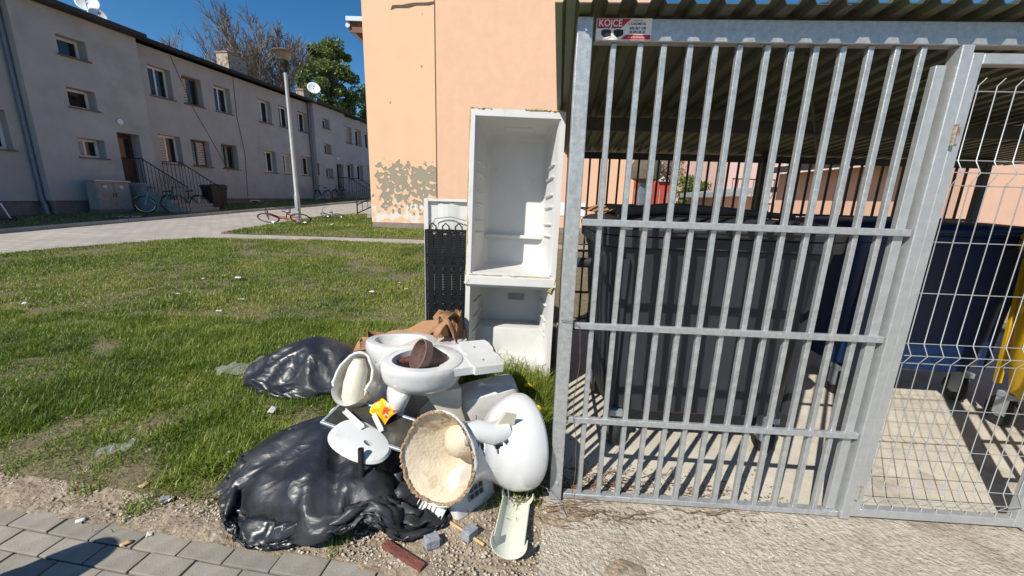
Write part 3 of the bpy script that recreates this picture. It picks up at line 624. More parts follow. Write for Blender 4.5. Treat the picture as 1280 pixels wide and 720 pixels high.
# branches and boards lying on the grey container
pr = SH(.8, .84, 0)
br = MB().tube([pr+Vector((-.55, -.2, 1.48)), pr+Vector((-.2, -.1, 1.51)), pr+Vector((.15, -.12, 1.50)), pr+Vector((.5, -.2, 1.48))], [.03, .034, .026, .015], 8)
tag(br.build('branch', M['oldwood'], smooth=60), 'bent grey branch lying on the lid of the grey container', 'branch')
bd = MB().box(-.36, .36, -.07, .07, 0, .024); tag(bd.build('board', M['oldwood'], None, pr+Vector((.1, .15, 1.455)), (0, .0, .25), bevel=.003), 'weathered board lying flat on the grey container lid', 'board')
cbd = MB()
cbd.grid([[Vector((x*.11, y*.12, .012+.02*math.sin(x*1.3+y)+.02*abs(math.sin(y*2.1)))) for x in range(-2, 3)] for y in range(-2, 3)])
o = cbd.build('cardboard_sheet', M['cardboard'], None, pr+Vector((-.38, .12, 1.47)), (0, -.06, .4)); o.modifiers.new('t', 'SOLIDIFY').thickness = .006
tag(o, 'crumpled brown cardboard on the lid of the grey container', 'cardboard')
# dry twigs and roots at the shed corner
tw = MB(); rr = random.Random(4)
for k in range(46):
    x = rr.uniform(.12, 1.05); y = 1.78-.05*x+rr.uniform(-.16, .22)*(1 if x < .9 else .5)
    if abs(y-(1.77-.049*(x-.265))) < .035: y += .08
    a = rr.uniform(-.9, .5); l = rr.uniform(.08, .3); z = Tz(x, y) if x < .2 else .012
    e = Vector((math.cos(a), math.sin(a)*.5, 0))*l
    if (y < 1.73-.049*(x-.265)) != (y+e.y < 1.73-.049*(x-.265)): e.y = 0
    tw.tube(squig((x, y, z+.012), Vector((x, y, z+rr.uniform(.008, .05)))+e, 6, .02, k), [.0026]*3+[.002]*2+[.0014]*2, 5)
tag(tw.build('dry_twigs', M['deadleaf'], smooth=60), 'tangle of dry brown creeper stems at the foot of the bars', 'twigs', kind='stuff')
lf = MB()
for k in range(1100):
    x = rr.uniform(.0, 1.5) if rr.random() < .5 else .3+abs(rr.gauss(0, .3)); y = 1.78-.05*x+abs(rr.gauss(0, .12))+.03 if rr.random() < .82 else 1.71-.05*x-abs(rr.gauss(0, .05))
    z = (Tz(x, y) if x < .26 else .017)+.004; a = rr.uniform(0, 6.3); l = rr.uniform(.004, .011); e = Vector((math.cos(a), math.sin(a), rr.uniform(-.1, .5)))*l; n = Vector((-math.sin(a), math.cos(a), rr.uniform(-.2, .2)))*l*.5
    p = Vector((x, y, z)); lf.add([p-e, p+n, p+e, p-n], [(0, 1, 2, 3)])
tag(lf.build('leaf_litter', M['deadleaf'], recalc=False), 'small dead leaves scattered along the bottom rail of the shed', 'leaves', kind='stuff')

# ------------------------------------------------------------------ long grey house (local x along the street, y into the house)
HOFF = -18.2
hx, hy = SO(0, HOFF); house = thing('apartment_house', 'long grey rendered two-storey apartment house in shade along the street', 'house', (hx, hy, 0), (0, 0, R(90)-HD))
def facade(x0, x1, z0, z1, y, ops, rev=.34):
    xs = sorted({x0, x1, *[o[0] for o in ops], *[o[1] for o in ops]}); zs = sorted({z0, z1, *[o[2] for o in ops], *[o[3] for o in ops]})
    mb = MB()
    for i in range(len(xs)-1):
        for j in range(len(zs)-1):
            cx, cz = (xs[i]+xs[i+1])/2, (zs[j]+zs[j+1])/2
            if any(o[0] < cx < o[1] and o[2] < cz < o[3] for o in ops): continue
            mb.add([(xs[i], y, zs[j]), (xs[i+1], y, zs[j]), (xs[i+1], y, zs[j+1]), (xs[i], y, zs[j+1])], [(0, 1, 2, 3)])
    for a, b, c, d in ops:
        mb.add([(a, y, c), (b, y, c), (b, y, d), (a, y, d), (a, y+rev, c), (b, y+rev, c), (b, y+rev, d), (a, y+rev, d)], [(0, 4, 5, 1), (1, 5, 6, 2), (2, 6, 7, 3), (3, 7, 4, 0)])
    return mb
wr = random.Random(12)
def window(a, b, c, d, y, rev=.34, two=True, fm=None, parent=house, kind=None):
    yy = y+rev-.06; f = .085; mb = MB(); fm = fm or M['winframe']
    mb.box(a, b, yy, yy+.06, c, c+f).box(a, b, yy, yy+.06, d-f, d).box(a, a+f, yy, yy+.06, c+f, d-f).box(b-f, b, yy, yy+.06, c+f, d-f)
    m = (a+b)/2
    if two: mb.box(m-.035, m+.035, yy-.004, yy+.06, c+f, d-f)
    w = mb.build('window', fm, parent)
    halves = ((a+f, m-.035), (m+.035, b-f)) if two else ((a+f, b-f),)
    kind = kind or wr.choice(['none', 'curtain', 'blind', 'none'])
    for q0, q1 in halves:
        MB().box(q0, q1, yy+.03, yy+.036, c+f, d-f).build('pane', M['glass'], w)
    if kind == 'curtain':
        mb = MB(); k = 9; q0, q1 = halves[0]
        mb.grid([[(q0+(q1-q0)*i/k, yy+.024-.005*(i % 2), z) for i in range(k+1)] for z in (c+f+.02, d-f)]); mb.build('curtain', M['curtain'], w)
    if kind == 'blind':
        q0, q1 = halves[-1] if wr.random() < .5 else halves[0]; nsl = 9; mb = MB()
        for i in range(nsl):
            zz = c+f+(d-c-2*f)*i/nsl; mb.box(q0+.004, q1-.004, yy+.012, yy+.026, zz+.012, zz+(d-c-2*f)/nsl-.006)
        mb.build('blind', M['blind'], w)
    if parent == house: MB().box(a-.05, b+.05, y-.09, y+rev-.065, c-.045, c-.002).build('sill', M['sill'], w)
    return w
LOW, UPP = (2.55, 3.76), (5.33, 6.55)
HT = 7.24; PR = -.37
colA = [15.5, 16.98, 18.62, 21.45, 23.05, 24.7]; colC = [30.1, 31.55, 33.1, 34.7]; colZ = [0.6, 3.2, 5.6, 9.75]
wins0 = []; mainops = {}
for nm, cols, x0, x1 in (('a', colZ, -3, 11.3), ('b', colA, 14.8, 25.95), ('c', colC, 29.45, 37)):
    mainops[nm] = [(x, x+.98, z0, z1) for x in cols for z0, z1 in (LOW, UPP)]
    facade(x0, x1, 1.02 if nm != 'a' else .93, HT, 0, mainops[nm]).build('wall', M['housewall'], house, recalc=False)
    for o in mainops[nm]: window(*o, 0, kind=None if nm != 'b' else wr.choice(['blind', 'blind', 'curtain', 'none']), fm=M['winframeb'] if wr.random() < .12 else None)
    MB().box(x0, x1, .07, .5, -.6, 1.03).build('plinth', M['plinth'], house)
st = [(12.25, 13.1, 5.87, 6.5), (12.25, 13.1, 4.19, 4.84), (12.25, 13.1, 2.50, 3.16)]; dr = (13.58, 14.4, 1.65, 3.55)
st2 = [(26.8, 27.62, 5.87, 6.5), (26.8, 27.62, 4.19, 4.84), (26.8, 27.62, 2.50, 3.16)]; dr2 = (28.12, 28.98, 1.65, 3.55)
for x0, x1, ops, dd in ((11.15, 14.9, st, dr), (25.85, 29.55, st2, dr2)):
    w_ = facade(x0, x1, .95, HT+.04, PR, ops+[dd], .5)
    for x in (x0, x1): w_.add([(x, PR, .95), (x, 0.02, .95), (x, 0.02, HT+.04), (x, PR, HT+.04)], [(0, 1, 2, 3)])
    w_.build('wall', M['housewall'], house, recalc=False)
    MB().box(x0+.06, x1-.06, PR+.07, .2, -.6, .96).build('plinth', M['plinth'], house)
    for o in ops: window(*o, PR, .42, two=False if x0 < 20 and o[2] > 3 else True, kind='none' if o[2] > 3 else 'curtain')
    a, b_, c, d = dd
    D_ = MB().box(a, b_, PR+.42, PR+.47, c, d).build('door', M['door'], house)
    MB().box(a+.12, b_-.12, PR+.412, PR+.42, c+1.0, d-.18).build('door_pane', M['glass'], D_)
    MB().tube([(b_-.12, PR+.41, c+.95), (b_-.12, PR+.36, c+.95), (b_-.22, PR+.36, c+.95)], .012, 6).build('handle', M['chrome'], D_)
# meter boxes, basement openings, small vents
MB().box(25.86, 25.97, PR-.05, PR, 2.6, 3.4).build('meter_box', M['winframeb'], house)
for x in (13.35, 27.95): MB().lathe([(0.001, 0), (.09, 0), (.11, .05), (.06, .07)], 12).build('door_lamp', M['white'], house, (x+.4, PR-.001, 3.95), (R(90), 0, 0))
for x in (8.9, 12.0, 17.6, 20.2, 24.0): 
    bw = MB().box(x, x+.55, .055, .069, .5, .88).build('basement_window', M['glass'], house)
    MB().box(x-.05, x, .03, .069, .46, .92).box(x+.55, x+.6, .03, .069, .46, .92).box(x, x+.55, .03, .069, .88, .92).build('frame', M['winframe'], bw)
# back/ends
MB().box(-3, 37, .6, 9, .3, HT-.05).build('core', M['housewall'], house)
MB().box(37, 37.15, 0.0, 9, .3, HT-.02).build('end_wall', M['housewall'], house)
# roof
rf = MB().add([(-3.3, -.5, HT+.02), (37.4, -.5, HT+.02), (37.4, 4.5, HT+1.36), (-3.3, 4.5, HT+1.36), (37.4, 9.5, HT+.02), (-3.3, 9.5, HT+.02),
               (-3.3, -.5, HT+.16), (37.4, -.5, HT+.16), (37.4, 4.5, HT+1.5), (-3.3, 4.5, HT+1.5), (37.4, 9.5, HT+.16), (-3.3, 9.5, HT+.16)],
              [(0, 1, 2, 3), (3, 2, 4, 5), (6, 9, 8, 7), (9, 11, 10, 8), (0, 6, 7, 1), (5, 4, 10, 11), (0, 3, 9, 6), (3, 5, 11, 9), (1, 7, 8, 2), (2, 8, 10, 4)]).build('roof', M['darkroof'], house)
for x0, x1 in ((11.0, 15.0), (25.7, 29.65)): MB().box(x0, x1, PR-.45, -.502, HT+.045, HT+.19).build('porch_eave', M['darkroof'], rf)
MB().tube([(-3.3, -.56, HT+.1), (10.95, -.56, HT+.1)], .065, 8).build('gutter', M['blackmetal'], rf)
MB().tube([(15.05, -.56, HT+.1), (25.65, -.56, HT+.1)], .065, 8).build('gutter', M['blackmetal'], rf)
MB().tube([(29.7, -.56, HT+.1), (37.4, -.56, HT+.1)], .065, 8).build('gutter', M['blackmetal'], rf)
def chimney(x, y, z0, z1, w, d):
    c = MB().box(x, x+w, y, y+d, z0, z1).build('chimney', M['brick'], rf)
    MB().box(x-.04, x+w+.04, y-.04, y+d+.04, z1, z1+.07).build('chimney_cap', M['cap'], c)
    for i in range(int(w/.5)): MB().box(x+.1+i*.5, x+.42+i*.5, y+.15, y+d-.15, z1+.071, z1+.13).build('flue_pot', M['cap'], c)
chimney(23.75, 3.7, 8.2, 9.72, 1.45, .8)
chimney(28.6, 2.2, 7.9, 8.75, .6, .6)
chimney(16.0, 4.0, 8.2, 8.62, .5, .5)
for x in (11.2,): 
    MB().tube([(x-.12, -.09, 7.25), (x-.12, -.09, 1.0), (x-.12, -.16, .8), (x-.12, -.2, .45)], .065, 10).build('downspout', M['pipe'], house, smooth=50)
MB().tube([(25.75, -.1, 7.25), (25.75, -.1, .6)], .06, 10).build('downspout', M['pipe'], house, smooth=50)
# thin cables on the render
MB().tube([(19.9, -.012, 7.2), (19.85, -.012, 5.3), (20.1, -.012, 3.4), (19.95, -.012, 1.1)], .012, 5).build('cable', M['blackmetal'], house)
MB().tube([(16.6, -.012, 7.2), (17.4, -.012, 5.1), (18.1, -.012, 3.9), (18.9, -.012, 2.4)], .01, 5).build('cable', M['blackmetal'], house)
# stairs with railings before both doors
def stairs(xa, xb, ztop):
    y0 = PR; p = MB().box(xa, xb, y0-1.05, y0-.002, .0, ztop).build('porch', M['step'], house)
    n = 7; rise = (ztop-.45)/(n+1)
    for i in range(n): MB().box(xa, xb, y0-1.05-.26*(i+1), y0-1.05-.26*i, .0, ztop-rise*(i+1)).build('step', M['step'], p)
    for x in (xa+.03, xb-.03):
        r = MB(); path = [(x, y0-.1, ztop+.95), (x, y0-1.0, ztop+.95), (x, y0-1.05-.26*n, ztop-rise*n+.95)]
        r.tube(path, .022, 6)
        for k in range(5): yy = y0-.12-.2*k; r.tube([(x, yy, ztop), (x, yy, ztop+.95)], .011, 5)
        for k in range(12):
            t = k/11; yy = y0-1.05-.26*n*t; zb = ztop-rise*(min(n, int(t*n)+1)); r.tube([(x, yy+.01, zb), (x, yy+.01, ztop+.95-rise*n*t)], .011, 5)
        r.build('railing', M['blackmetal'], p)
stairs(13.5, 15.1, 1.62); stairs(28.0, 29.5, 1.62)
# satellite dishes
def dish(x, y, z, r, az, label, mast=.9):
    lx, ly = SO(x, HOFF-y); t = thing('satellite_dish', label, 'dish', (lx, ly, z-mast), (0, 0, 0))
    M3 = Matrix.Translation((0, -.1, mast)) @ Matrix.Rotation(az, 4, 'Z') @ Matrix.Rotation(R(62), 4, 'X')
    m = MB(); rings = [[M3 @ Vector((q*math.cos(a), q*1.08*math.sin(a), .22*q*q/r)) for a in np.linspace(0, 2*math.pi, 28, endpoint=False)] for q in np.linspace(.02, r, 7)]
    m.loft(rings, False); o = m.build('reflector', M['white'], t, smooth=60); o.modifiers.new('t', 'SOLIDIFY').thickness = .015
    MB().tube([(0, 0, -.15), (0, 0, mast)], .028, 8).build('mast', M['blackmetal'], t)
    MB().tube([M3 @ Vector((0, -r, .2*r)), M3 @ Vector((0, -r*.2, r*.85))], .013, 6).build('arm', M['zinc'], t)
    MB().tube([M3 @ Vector((0, -r*.2, r*.85)), M3 @ Vector((0, -r*.12, r*.70))], .04, 8).build('receiver', M['black'], t)
dish(13.95, .2, 8.05, .34, R(35), 'white satellite dish on a mast, topmost above the grey house entrance', .75)
dish(13.9, -.2, 7.62, .27, R(60), 'pale satellite dish fixed low at the eave below the masted dish', .3)
dish(27.6, .6, 8.55, .42, R(30), 'white satellite dish beside the small far chimney', .95)

# ------------------------------------------------------------------ bicycles
def bike(label, loc, rot, paint, scale=1., group=None, kid=False):
    b = thing('bicycle', label, 'bicycle', loc, rot, group, (scale,)*3)
    r = .33; WB = 1.05
    for x in (0, WB):
        tyre = MB().tube([(x+r*math.cos(a), 0, r+r*math.sin(a)) for a in np.linspace(0, 2*math.pi, 32, endpoint=False)], .019, 6, closed=True)
        wl = tyre.build('wheel', M['rubber'], b, smooth=60)
        MB().tube([(x+(r-.026)*math.cos(a), 0, r+(r-.026)*math.sin(a)) for a in np.linspace(0, 2*math.pi, 32, endpoint=False)], .011, 5, closed=True).build('rim', M['chrome'], wl, smooth=60)
        s_ = MB()
        for k in range(14): a = 2*math.pi*k/14; s_.tube([(x, .02*(-1)**k, r), (x+(r-.02)*math.cos(a), 0, r+(r-.02)*math.sin(a))], .0022, 4)
        s_.tube([(x, -.045, r), (x, .045, r)], .018, 8); s_.build('spokes', M['chrome'], wl)
    head = (.13, 0, .82); headb = (.08, 0, .66); bb = (.55, 0, .28); seat = (.72, 0, .72)
    f = MB().tube([headb, (.25, 0, .42), (.42, 0, .3), bb], .022, 8).tube([bb, seat], .018, 8).tube([headb, head], .024, 8).tube([(.2, 0, .62), (.4, 0, .42), (.62, 0, .45)], .015, 8)
    for s in (-1, 1): f.tube([bb, (.8, s*.05, .3), (WB, s*.05, r)], .011, 6).tube([(.69, 0, .66), (WB, s*.055, r)], .009, 6)
    f.build('frame', paint, b, smooth=60)
    fk = MB()
    for s in (-1, 1): fk.tube([(.08, s*.02, .66), (.06, s*.055, .62), (0, s*.055, r)], .012, 6)
    fk.build('fork', paint, b, smooth=60)
    MB().tube([(.13, 0, .82), (.15, 0, .98)], .014, 6).tube([(.32, -.29, 1.0), (.2, -.26, 1.0), (.14, -.1, .99), (.14, .1, .99), (.2, .26, 1.0), (.32, .29, 1.0)], .012, 6).build('handlebar', M['black'], b, smooth=60)
    MB().loft([[(.6+.28*t, -wd, .82+.03*t), (.6+.28*t, wd, .82+.03*t), (.6+.28*t, wd*.8, .87+.03*t), (.6+.28*t, -wd*.8, .87+.03*t)] for t, wd in ((0, .02), (.3, .035), (.7, .1), (1, .09))]).tube([(.71, 0, .7), (.74, 0, .83)], .013, 6).build('saddle', M['black'], b, bevel=.01, smooth=60)
    MB().tube([(.5, .07, .28), (.44, .08, .14)], .01, 6).tube([(.6, -.07, .28), (.66, -.08, .42)], .01, 6).tube([(.55, -.08, .28), (.55, .08, .28)], .012, 6).loft([[(.55+q*math.cos(a), .05, .28+q*math.sin(a)) for a in np.linspace(0, 6.283, 16, endpoint=False)] for q in (.07, .085)], False).build('crank', M['chrome'], b)
    if not kid:
        MB().tube([(.74, -.06, .70), (1.2, -.06, .72), (1.2, .06, .72), (.74, .06, .70)], .008, 5).tube([(1.1, .06, .71), (WB, .055, r)], .006, 5).tube([(1.1, -.06, .71), (WB, -.055, r)], .006, 5).build('rack', M['chrome'], b)
        for x in (0, WB): MB().tube([(x+.365*math.cos(a), 0, r+.365*math.sin(a)) for a in np.linspace(.3, 2.5, 12)], .018, 5).build('mudguard', paint, b)
    return b
def on(x, y, dz=0): return (x, y, Tz(x, y)+dz)
def lying(label, x, y, rz, paint, sc, kid=True, tilt=84): return bike(label, on(x, y, .05), (R(tilt), 0, rz), paint, sc, None, kid)
s_x, s_y = SO(12.95, -16.3)
bike('teal city bicycle parked beside the entrance stairs', on(s_x, s_y, .04), (R(6), 0, R(90)-HD-.5), M['teal'], .95)
q = SO(13.6, -15.9); bike('dark bicycle behind the teal one by the stairs', on(*q, .04), (R(-4), 0, R(90)-HD-.3), M['black'], .95)
q = SO(24.6, -17.2); bike('dark bicycle against the wall near the far downspout', on(*q, .04), (R(8), 0, R(90)-HD-.1), M['black'], .95)
q = SO(26.9, -17.4); bike('dark bicycle next to the far entrance stairs', on(*q, .04), (R(8), 0, R(90)-HD-.1), M['black'], .95)
lying('child bicycle with red wheels lying in grass by the lamp', -8.05, 13.15, R(12), M['redpaint'], .92, True, 58)
lying('blue child bicycle lying in grass beyond the lamp', -7.35, 15.7, R(-8), M['bluetoy'], .55, True, 66)
q = SO(10.9, -15.0); lying('pink child bicycle lying on the verge before the house', q[0], q[1], R(70), M['pink'], .7, True, 84)
# push scooter leaning at the basement window
q = SO(8.65, -16.6); sc = thing('push_scooter', 'white and black push scooter leaning at the basement window', 'scooter', on(*q, .03), (R(-12), 0, R(90)-HD-.3))
MB().box(0, .6, -.06, .06, .08, .11).build('deck', M['black'], sc, bevel=.01); MB().tube([(.62, 0, .1), (.52, 0, .55)], .02, 8).build('column', M['white'], sc)
MB().tube([(.52, 0, .55), (.44, 0, .95)], .016, 8).tube([(.44, -.2, .95), (.44, .2, .95)], .015, 8).build('handlebar', M['black'], sc)
for x in (-.02, .66): new_obj('wheel', wheel_mesh(.09, .03).mesh('wheel', M['rubber']), sc, (x, 0, .09), (0, 0, R(90)))
# electric cabinet, black bins by stairs
q = SO(12.55, -17.3); cb = thing('electric_cabinet', 'light grey electric cabinet standing against the house wall', 'cabinet', (q[0], q[1], Tz(*q)-.1), (0, 0, R(90)-HD))
MB().box(-.55, .55, -.22, .22, .25, 1.25).build('body', M['step'], cb, bevel=.01); MB().box(-.6, .6, -.27, .27, 1.251, 1.3).build('cap', M['zinc'], cb, bevel=.01); MB().box(-.57, .57, -.23, .23, 0, .249).build('base', M['plinth'], cb)
for s in (-1, 1):
    d_ = MB().box(s*.27-.25, s*.27+.25, -.235, -.221, .3, 1.2).build('cabinet_door', M['step'], cb, bevel=.004); MB().box(s*.05-.012, s*.05+.012, -.25, -.236, .7, .85).build('handle', M['black'], d_)
    MB().box(s*.27-.06, s*.27+.06, -.238, -.2355, 1.02, 1.12).build('notice', M['paper'], d_)
for i, (s, of, lb) in enumerate(((15.75, -16.2, 'black wheeled bin beside the entrance stairs'), (16.5, -16.6, 'black wheeled bin farther along the house wall'))):
    q = SO(s, of); wb = thing('wheeled_bin', lb, 'bin', on(*q, .0), (0, 0, R(90)-HD), 'black wheeled bins at the entrance')
    MB().loft([rrect(.44, .5, .08, 6, 32), rrect(.5, .58, .75, 6, 32), rrect(.56, .66, .98, 6, 32)]).build('body', M['black'], wb, smooth=40); MB().loft([rrect(.58, .7, .982, 6, 32), rrect(.58, .7, 1.02, 6, 32), rrect(.4, .5, 1.07, 5, 32)]).build('lid', M['black'], wb, smooth=40)
    for s2 in (-1, 1): new_obj('wheel', wheel_mesh(.11, .05).mesh('wheel', M['rubber']), wb, (s2*.26, .24, .11))

# ------------------------------------------------------------------ street lamp
lx, ly = -7.39, 13.6; lz = Tz(lx, ly)
lamp = thing('street_lamp', 'tall grey street lamp with a flat-topped glass lantern', 'lamp', (lx, ly, lz))
MB().lathe([(.085, -.1), (.085, .9), (.08, .95), (.066, .99), (.05, 4.75)], 16).build('pole', M['lamppole'], lamp, smooth=50)
MB().lathe([(.056, 4.72), (.07, 4.78), (.07, 4.86), (.13, 4.95), (.135, 5.03), (.10, 5.06)], 20).build('lantern_base', M['blackmetal'], lamp, smooth=40)
MB().lathe([(.10, 5.062), (.15, 5.1), (.19, 5.24), (.205, 5.275)], 24).build('lantern_glass', M['lampglass'], lamp, smooth=50)
MB().lathe([(.215, 5.276), (.34, 5.30), (.345, 5.32), (.27, 5.34), (.12, 5.40), (.03, 5.42)], 28).build('lantern_hat', M['lamphat'], lamp, smooth=40)
MB().box(-.05, .05, -.092, -.080, .45, .75).build('service_door', M['zinc'], lamp, bevel=.003)

# ------------------------------------------------------------------ trees
def bare_tree(name, label, loc, H, spread, seed, group, depth=6, mt='barkfar'):
    rr = random.Random(seed); t = thing(name, label, 'tree', loc, (0, 0, 0), group)
    tr = MB(); cr = MB()
    def grow(p, d, l, r, lv):
        n = 4 if lv < 2 else 3; path = [p]; q = p.copy(); dd = d.copy()
        for i in range(n):
            dd = (dd+Vector((rr.uniform(-1, 1), rr.uniform(-1, 1), rr.uniform(-.3, .7)))*.16).normalized(); q = q+dd*(l/n); path.append(q.copy())
        rs = [r*(1-.42*i/n) for i in range(n+1)]
        (tr if lv < 2 else cr).tube(path, rs, 6 if lv < 2 else (4 if lv < 4 else 3), cap=False)
        if lv >= depth: return
        k = rr.choice((3, 4, 4)) if lv else 7
        for i in range(k):
            f = rr.uniform(.35, 1) if i else 1.; j = min(n, max(1, int(round(f*n)))); a = rr.uniform(0, 6.283); sp_ = rr.uniform(.35, .8)*spread if i else .2
            o = dd.orthogonal().normalized(); o = Matrix.Rotation(a, 3, dd) @ o
            nd = (dd*math.cos(sp_)+o*math.sin(sp_)+Vector((0, 0, .16))).normalized()
            grow(path[j], nd, l*rr.uniform(.58, .8), max(rs[j]*rr.uniform(.5, .68), .03), lv+1)
    grow(Vector((0, 0, -.3)), Vector((0, 0, 1)), H*.3, H*.016, 0)
    tr.build('trunk', M['bark'], t, recalc=False); cr.build('crown', M[mt], t, recalc=False)
bare_tree('bare_tree', 'leafless tree with dense twigs standing behind the long chimney', (-36.0, 46, 1.6), 19.5, 1.15, 3, 'bare trees behind the grey house')
bare_tree('bare_tree', 'leafless tree rising behind the street lamp head', (-27.2, 46, 1.6), 21, 1.0, 8, 'bare trees behind the grey house')
bare_tree('bare_tree', 'low leafless tree between the two taller bare trees', (-31.5, 52, 1.6), 15.5, 1.1, 15, 'bare trees behind the grey house')
def leaf_tree(name, label, loc, H, rx, rz, zc, n, seed, size, mt='leaf', group=None, tint0=.45):
    t = thing(name, label, 'tree', loc, (0, 0, 0), group); g = np.random.default_rng(seed); rr = random.Random(seed)
    tr = MB().tube([(0, 0, -.4), (.05, 0, H*.3), (-.08, .05, H*.6), (0, 0, H*.85)], [H*.02, H*.016, H*.01, .02], 8)
    cl = []
    for k in range(70):
        a = rr.uniform(0, 6.283); e = rr.uniform(-1, 1); q = rr.uniform(.35, .95); c = Vector((math.cos(a)*rx*q*math.sqrt(1-e*e*.8), math.sin(a)*rx*q*math.sqrt(1-e*e*.8), zc+e*rz*.85)); cl.append((c, rr.uniform(.16, .4)*rx))
        tr.tube([(0, 0, max(H*.2, c.z-rx*.9)), (c.x*.5, c.y*.5, c.z-rx*.25), c], [H*.007, H*.004, .015], 5)
    tr.build('trunk', M['bark'], t, smooth=60)
    k = g.integers(0, len(cl), n); C = np.array([tuple(c[0]) for c in cl])[k]; rd = np.array([c[1] for c in cl])[k]
    d = g.normal(size=(n, 3)); d /= np.linalg.norm(d, axis=1)[:, None]; P = C+d*(rd*g.uniform(0, 1, n)**.4)[:, None]*np.array([1, 1, .8])
    a = g.normal(size=(n, 3)); a /= np.linalg.norm(a, axis=1)[:, None]; b = np.cross(a, g.normal(size=(n, 3))); b /= np.linalg.norm(b, axis=1)[:, None]
    s = (size*g.uniform(.6, 1.4, n))[:, None]; V = np.stack([P-a*s, P+b*s*.55, P+a*s, P-b*s*.55], 1).reshape(-1, 3); i = np.arange(n)*4
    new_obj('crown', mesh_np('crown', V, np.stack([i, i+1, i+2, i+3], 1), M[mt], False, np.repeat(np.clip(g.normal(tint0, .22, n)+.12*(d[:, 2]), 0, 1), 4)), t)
    return t
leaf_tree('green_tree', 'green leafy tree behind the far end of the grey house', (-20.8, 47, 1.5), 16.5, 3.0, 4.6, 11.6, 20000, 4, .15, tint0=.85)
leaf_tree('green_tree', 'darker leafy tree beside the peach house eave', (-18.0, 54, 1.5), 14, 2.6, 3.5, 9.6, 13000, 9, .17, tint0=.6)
leaf_tree('blossom_tree', 'pale blossoming tree beyond the back of the shed', (12.3, 30, .4), 6.6, 3.2, 1.9, 4.6, 15000, 5, .09, 'blossom', tint0=.6)
leaf_tree('bush', 'yellow green bush behind the shed beside the red fence', (10.4, 24, .4), 2.6, 1.0, .95, 1.7, 6000, 6, .07, tint0=.9)

# ------------------------------------------------------------------ peach house (end wall towards the camera)
PY = 12.9
ph = thing('peach_house', 'peach rendered house end wall with peeling paint low on its corner', 'house', (-4.62, PY, 0))
def pwall(x0, x1, y0, y1, z0, z1, m, nm='wall'): return MB().box(x0, x1, y0, y1, z0, z1).build(nm, m, ph)
crx = [(.85, 6.74), (1.0, 6.79), (1.35, 6.80), (1.6, 6.87), (1.95, 6.88), (2.10, 6.92), (2.104, 6.98), (1.9, 6.95), (1.5, 6.93), (1.2, 6.87), (.9, 6.85)]
pw = pwall(0, 2.11, 0, .3, .62, 9.2, M['peach1'])
cr_ = MB(); n = len(crx); cr_.add([(x, -.001, z) for x, z in crx]+[(x, -.012, z) for x, z in crx], [tuple(range(n, 2*n))[::-1]]+[(i, (i+1) % n, n+(i+1) % n, n+i) for i in range(n)]); cr_.build('torn_flashing', M['oldwood'], ph)
pwall(2.112, 8.4, .035, .35, .62, 9.2, M['peach2'])
pwall(.02, 2.1, -.03, .28, .1, .619, M['stoneplinth'], 'plinth'); pwall(2.112, 8.38, .01, .3, .1, .619, M['stoneplinth'], 'plinth')
pwall(.05, 8.35, .36, 14, .1, 6.3, M['peach2'], 'core')
MB().add([(-.45, .36, 6.32), (-.45, 14.3, 6.32), (4.2, 14.3, 9.0), (4.2, .36, 9.0), (8.85, .36, 6.32), (8.85, 14.3, 6.32), (-.45, .36, 6.44), (-.45, 14.3, 6.44), (4.2, 14.3, 9.12), (4.2, .36, 9.12), (8.85, .36, 6.44), (8.85, 14.3, 6.44)],
         [(0, 1, 2, 3), (3, 2, 5, 4), (6, 9, 8, 7), (9, 10, 11, 8), (0, 6, 7, 1), (4, 5, 11, 10), (0, 3, 9, 6), (3, 4, 10, 9), (1, 7, 8, 2), (2, 8, 11, 5)]).build('roof', M['brownsoffit'], ph)
MB().box(-.50, -.02, .30, .359, 6.22, 6.52).build('barge_board', M['brownsoffit'], ph)
MB().box(-.56, -.01, .2, .30, 6.5, 6.62, Matrix.Rotation(-.0, 4, 'Y')).build('verge_flashing', M['zinc'], ph)
MB().tube([(-.53, .25, 6.4), (-.53, 14.2, 6.4)], .07, 8).build('gutter', M['zinc'], ph)
MB().box(6.0, 6.9, .02, .034, 1.0, 1.42).build('notice_board', M['white'], ph)
# railing beside its entrance
rl = thing('handrail', 'black steel handrail of the steps beside the peach house', 'railing', (-6.7, 17, Tz(-6.7, 17)))
a0 = MB().tube([(0, 0, 0), (0, 0, 1.0)], .028, 6).build('post', M['blackmetal'], rl); MB().tube([(1.6, 0, .3), (1.6, 0, 1.75)], .028, 6).build('post', M['blackmetal'], rl)
for dz in (1.0, .45, .1): MB().tube([(0, 0, dz), (1.6, 0, dz+.75)], .024, 6).build('rail', M['blackmetal'], rl)
for k in range(1, 7): MB().tube([(k*.23, 0, .1+k*.108), (k*.23, 0, .45+k*.108)], .012, 5).build('baluster', M['blackmetal'], rl)
tag(MB().box(-.25, 1.2, -.8, .3, -.2, .18).build('entrance_step', M['step'], None, (-5.6, 16.6, Tz(-5.6, 16.6)), bevel=.01), 'low concrete step behind the corner of the peach house', 'step')

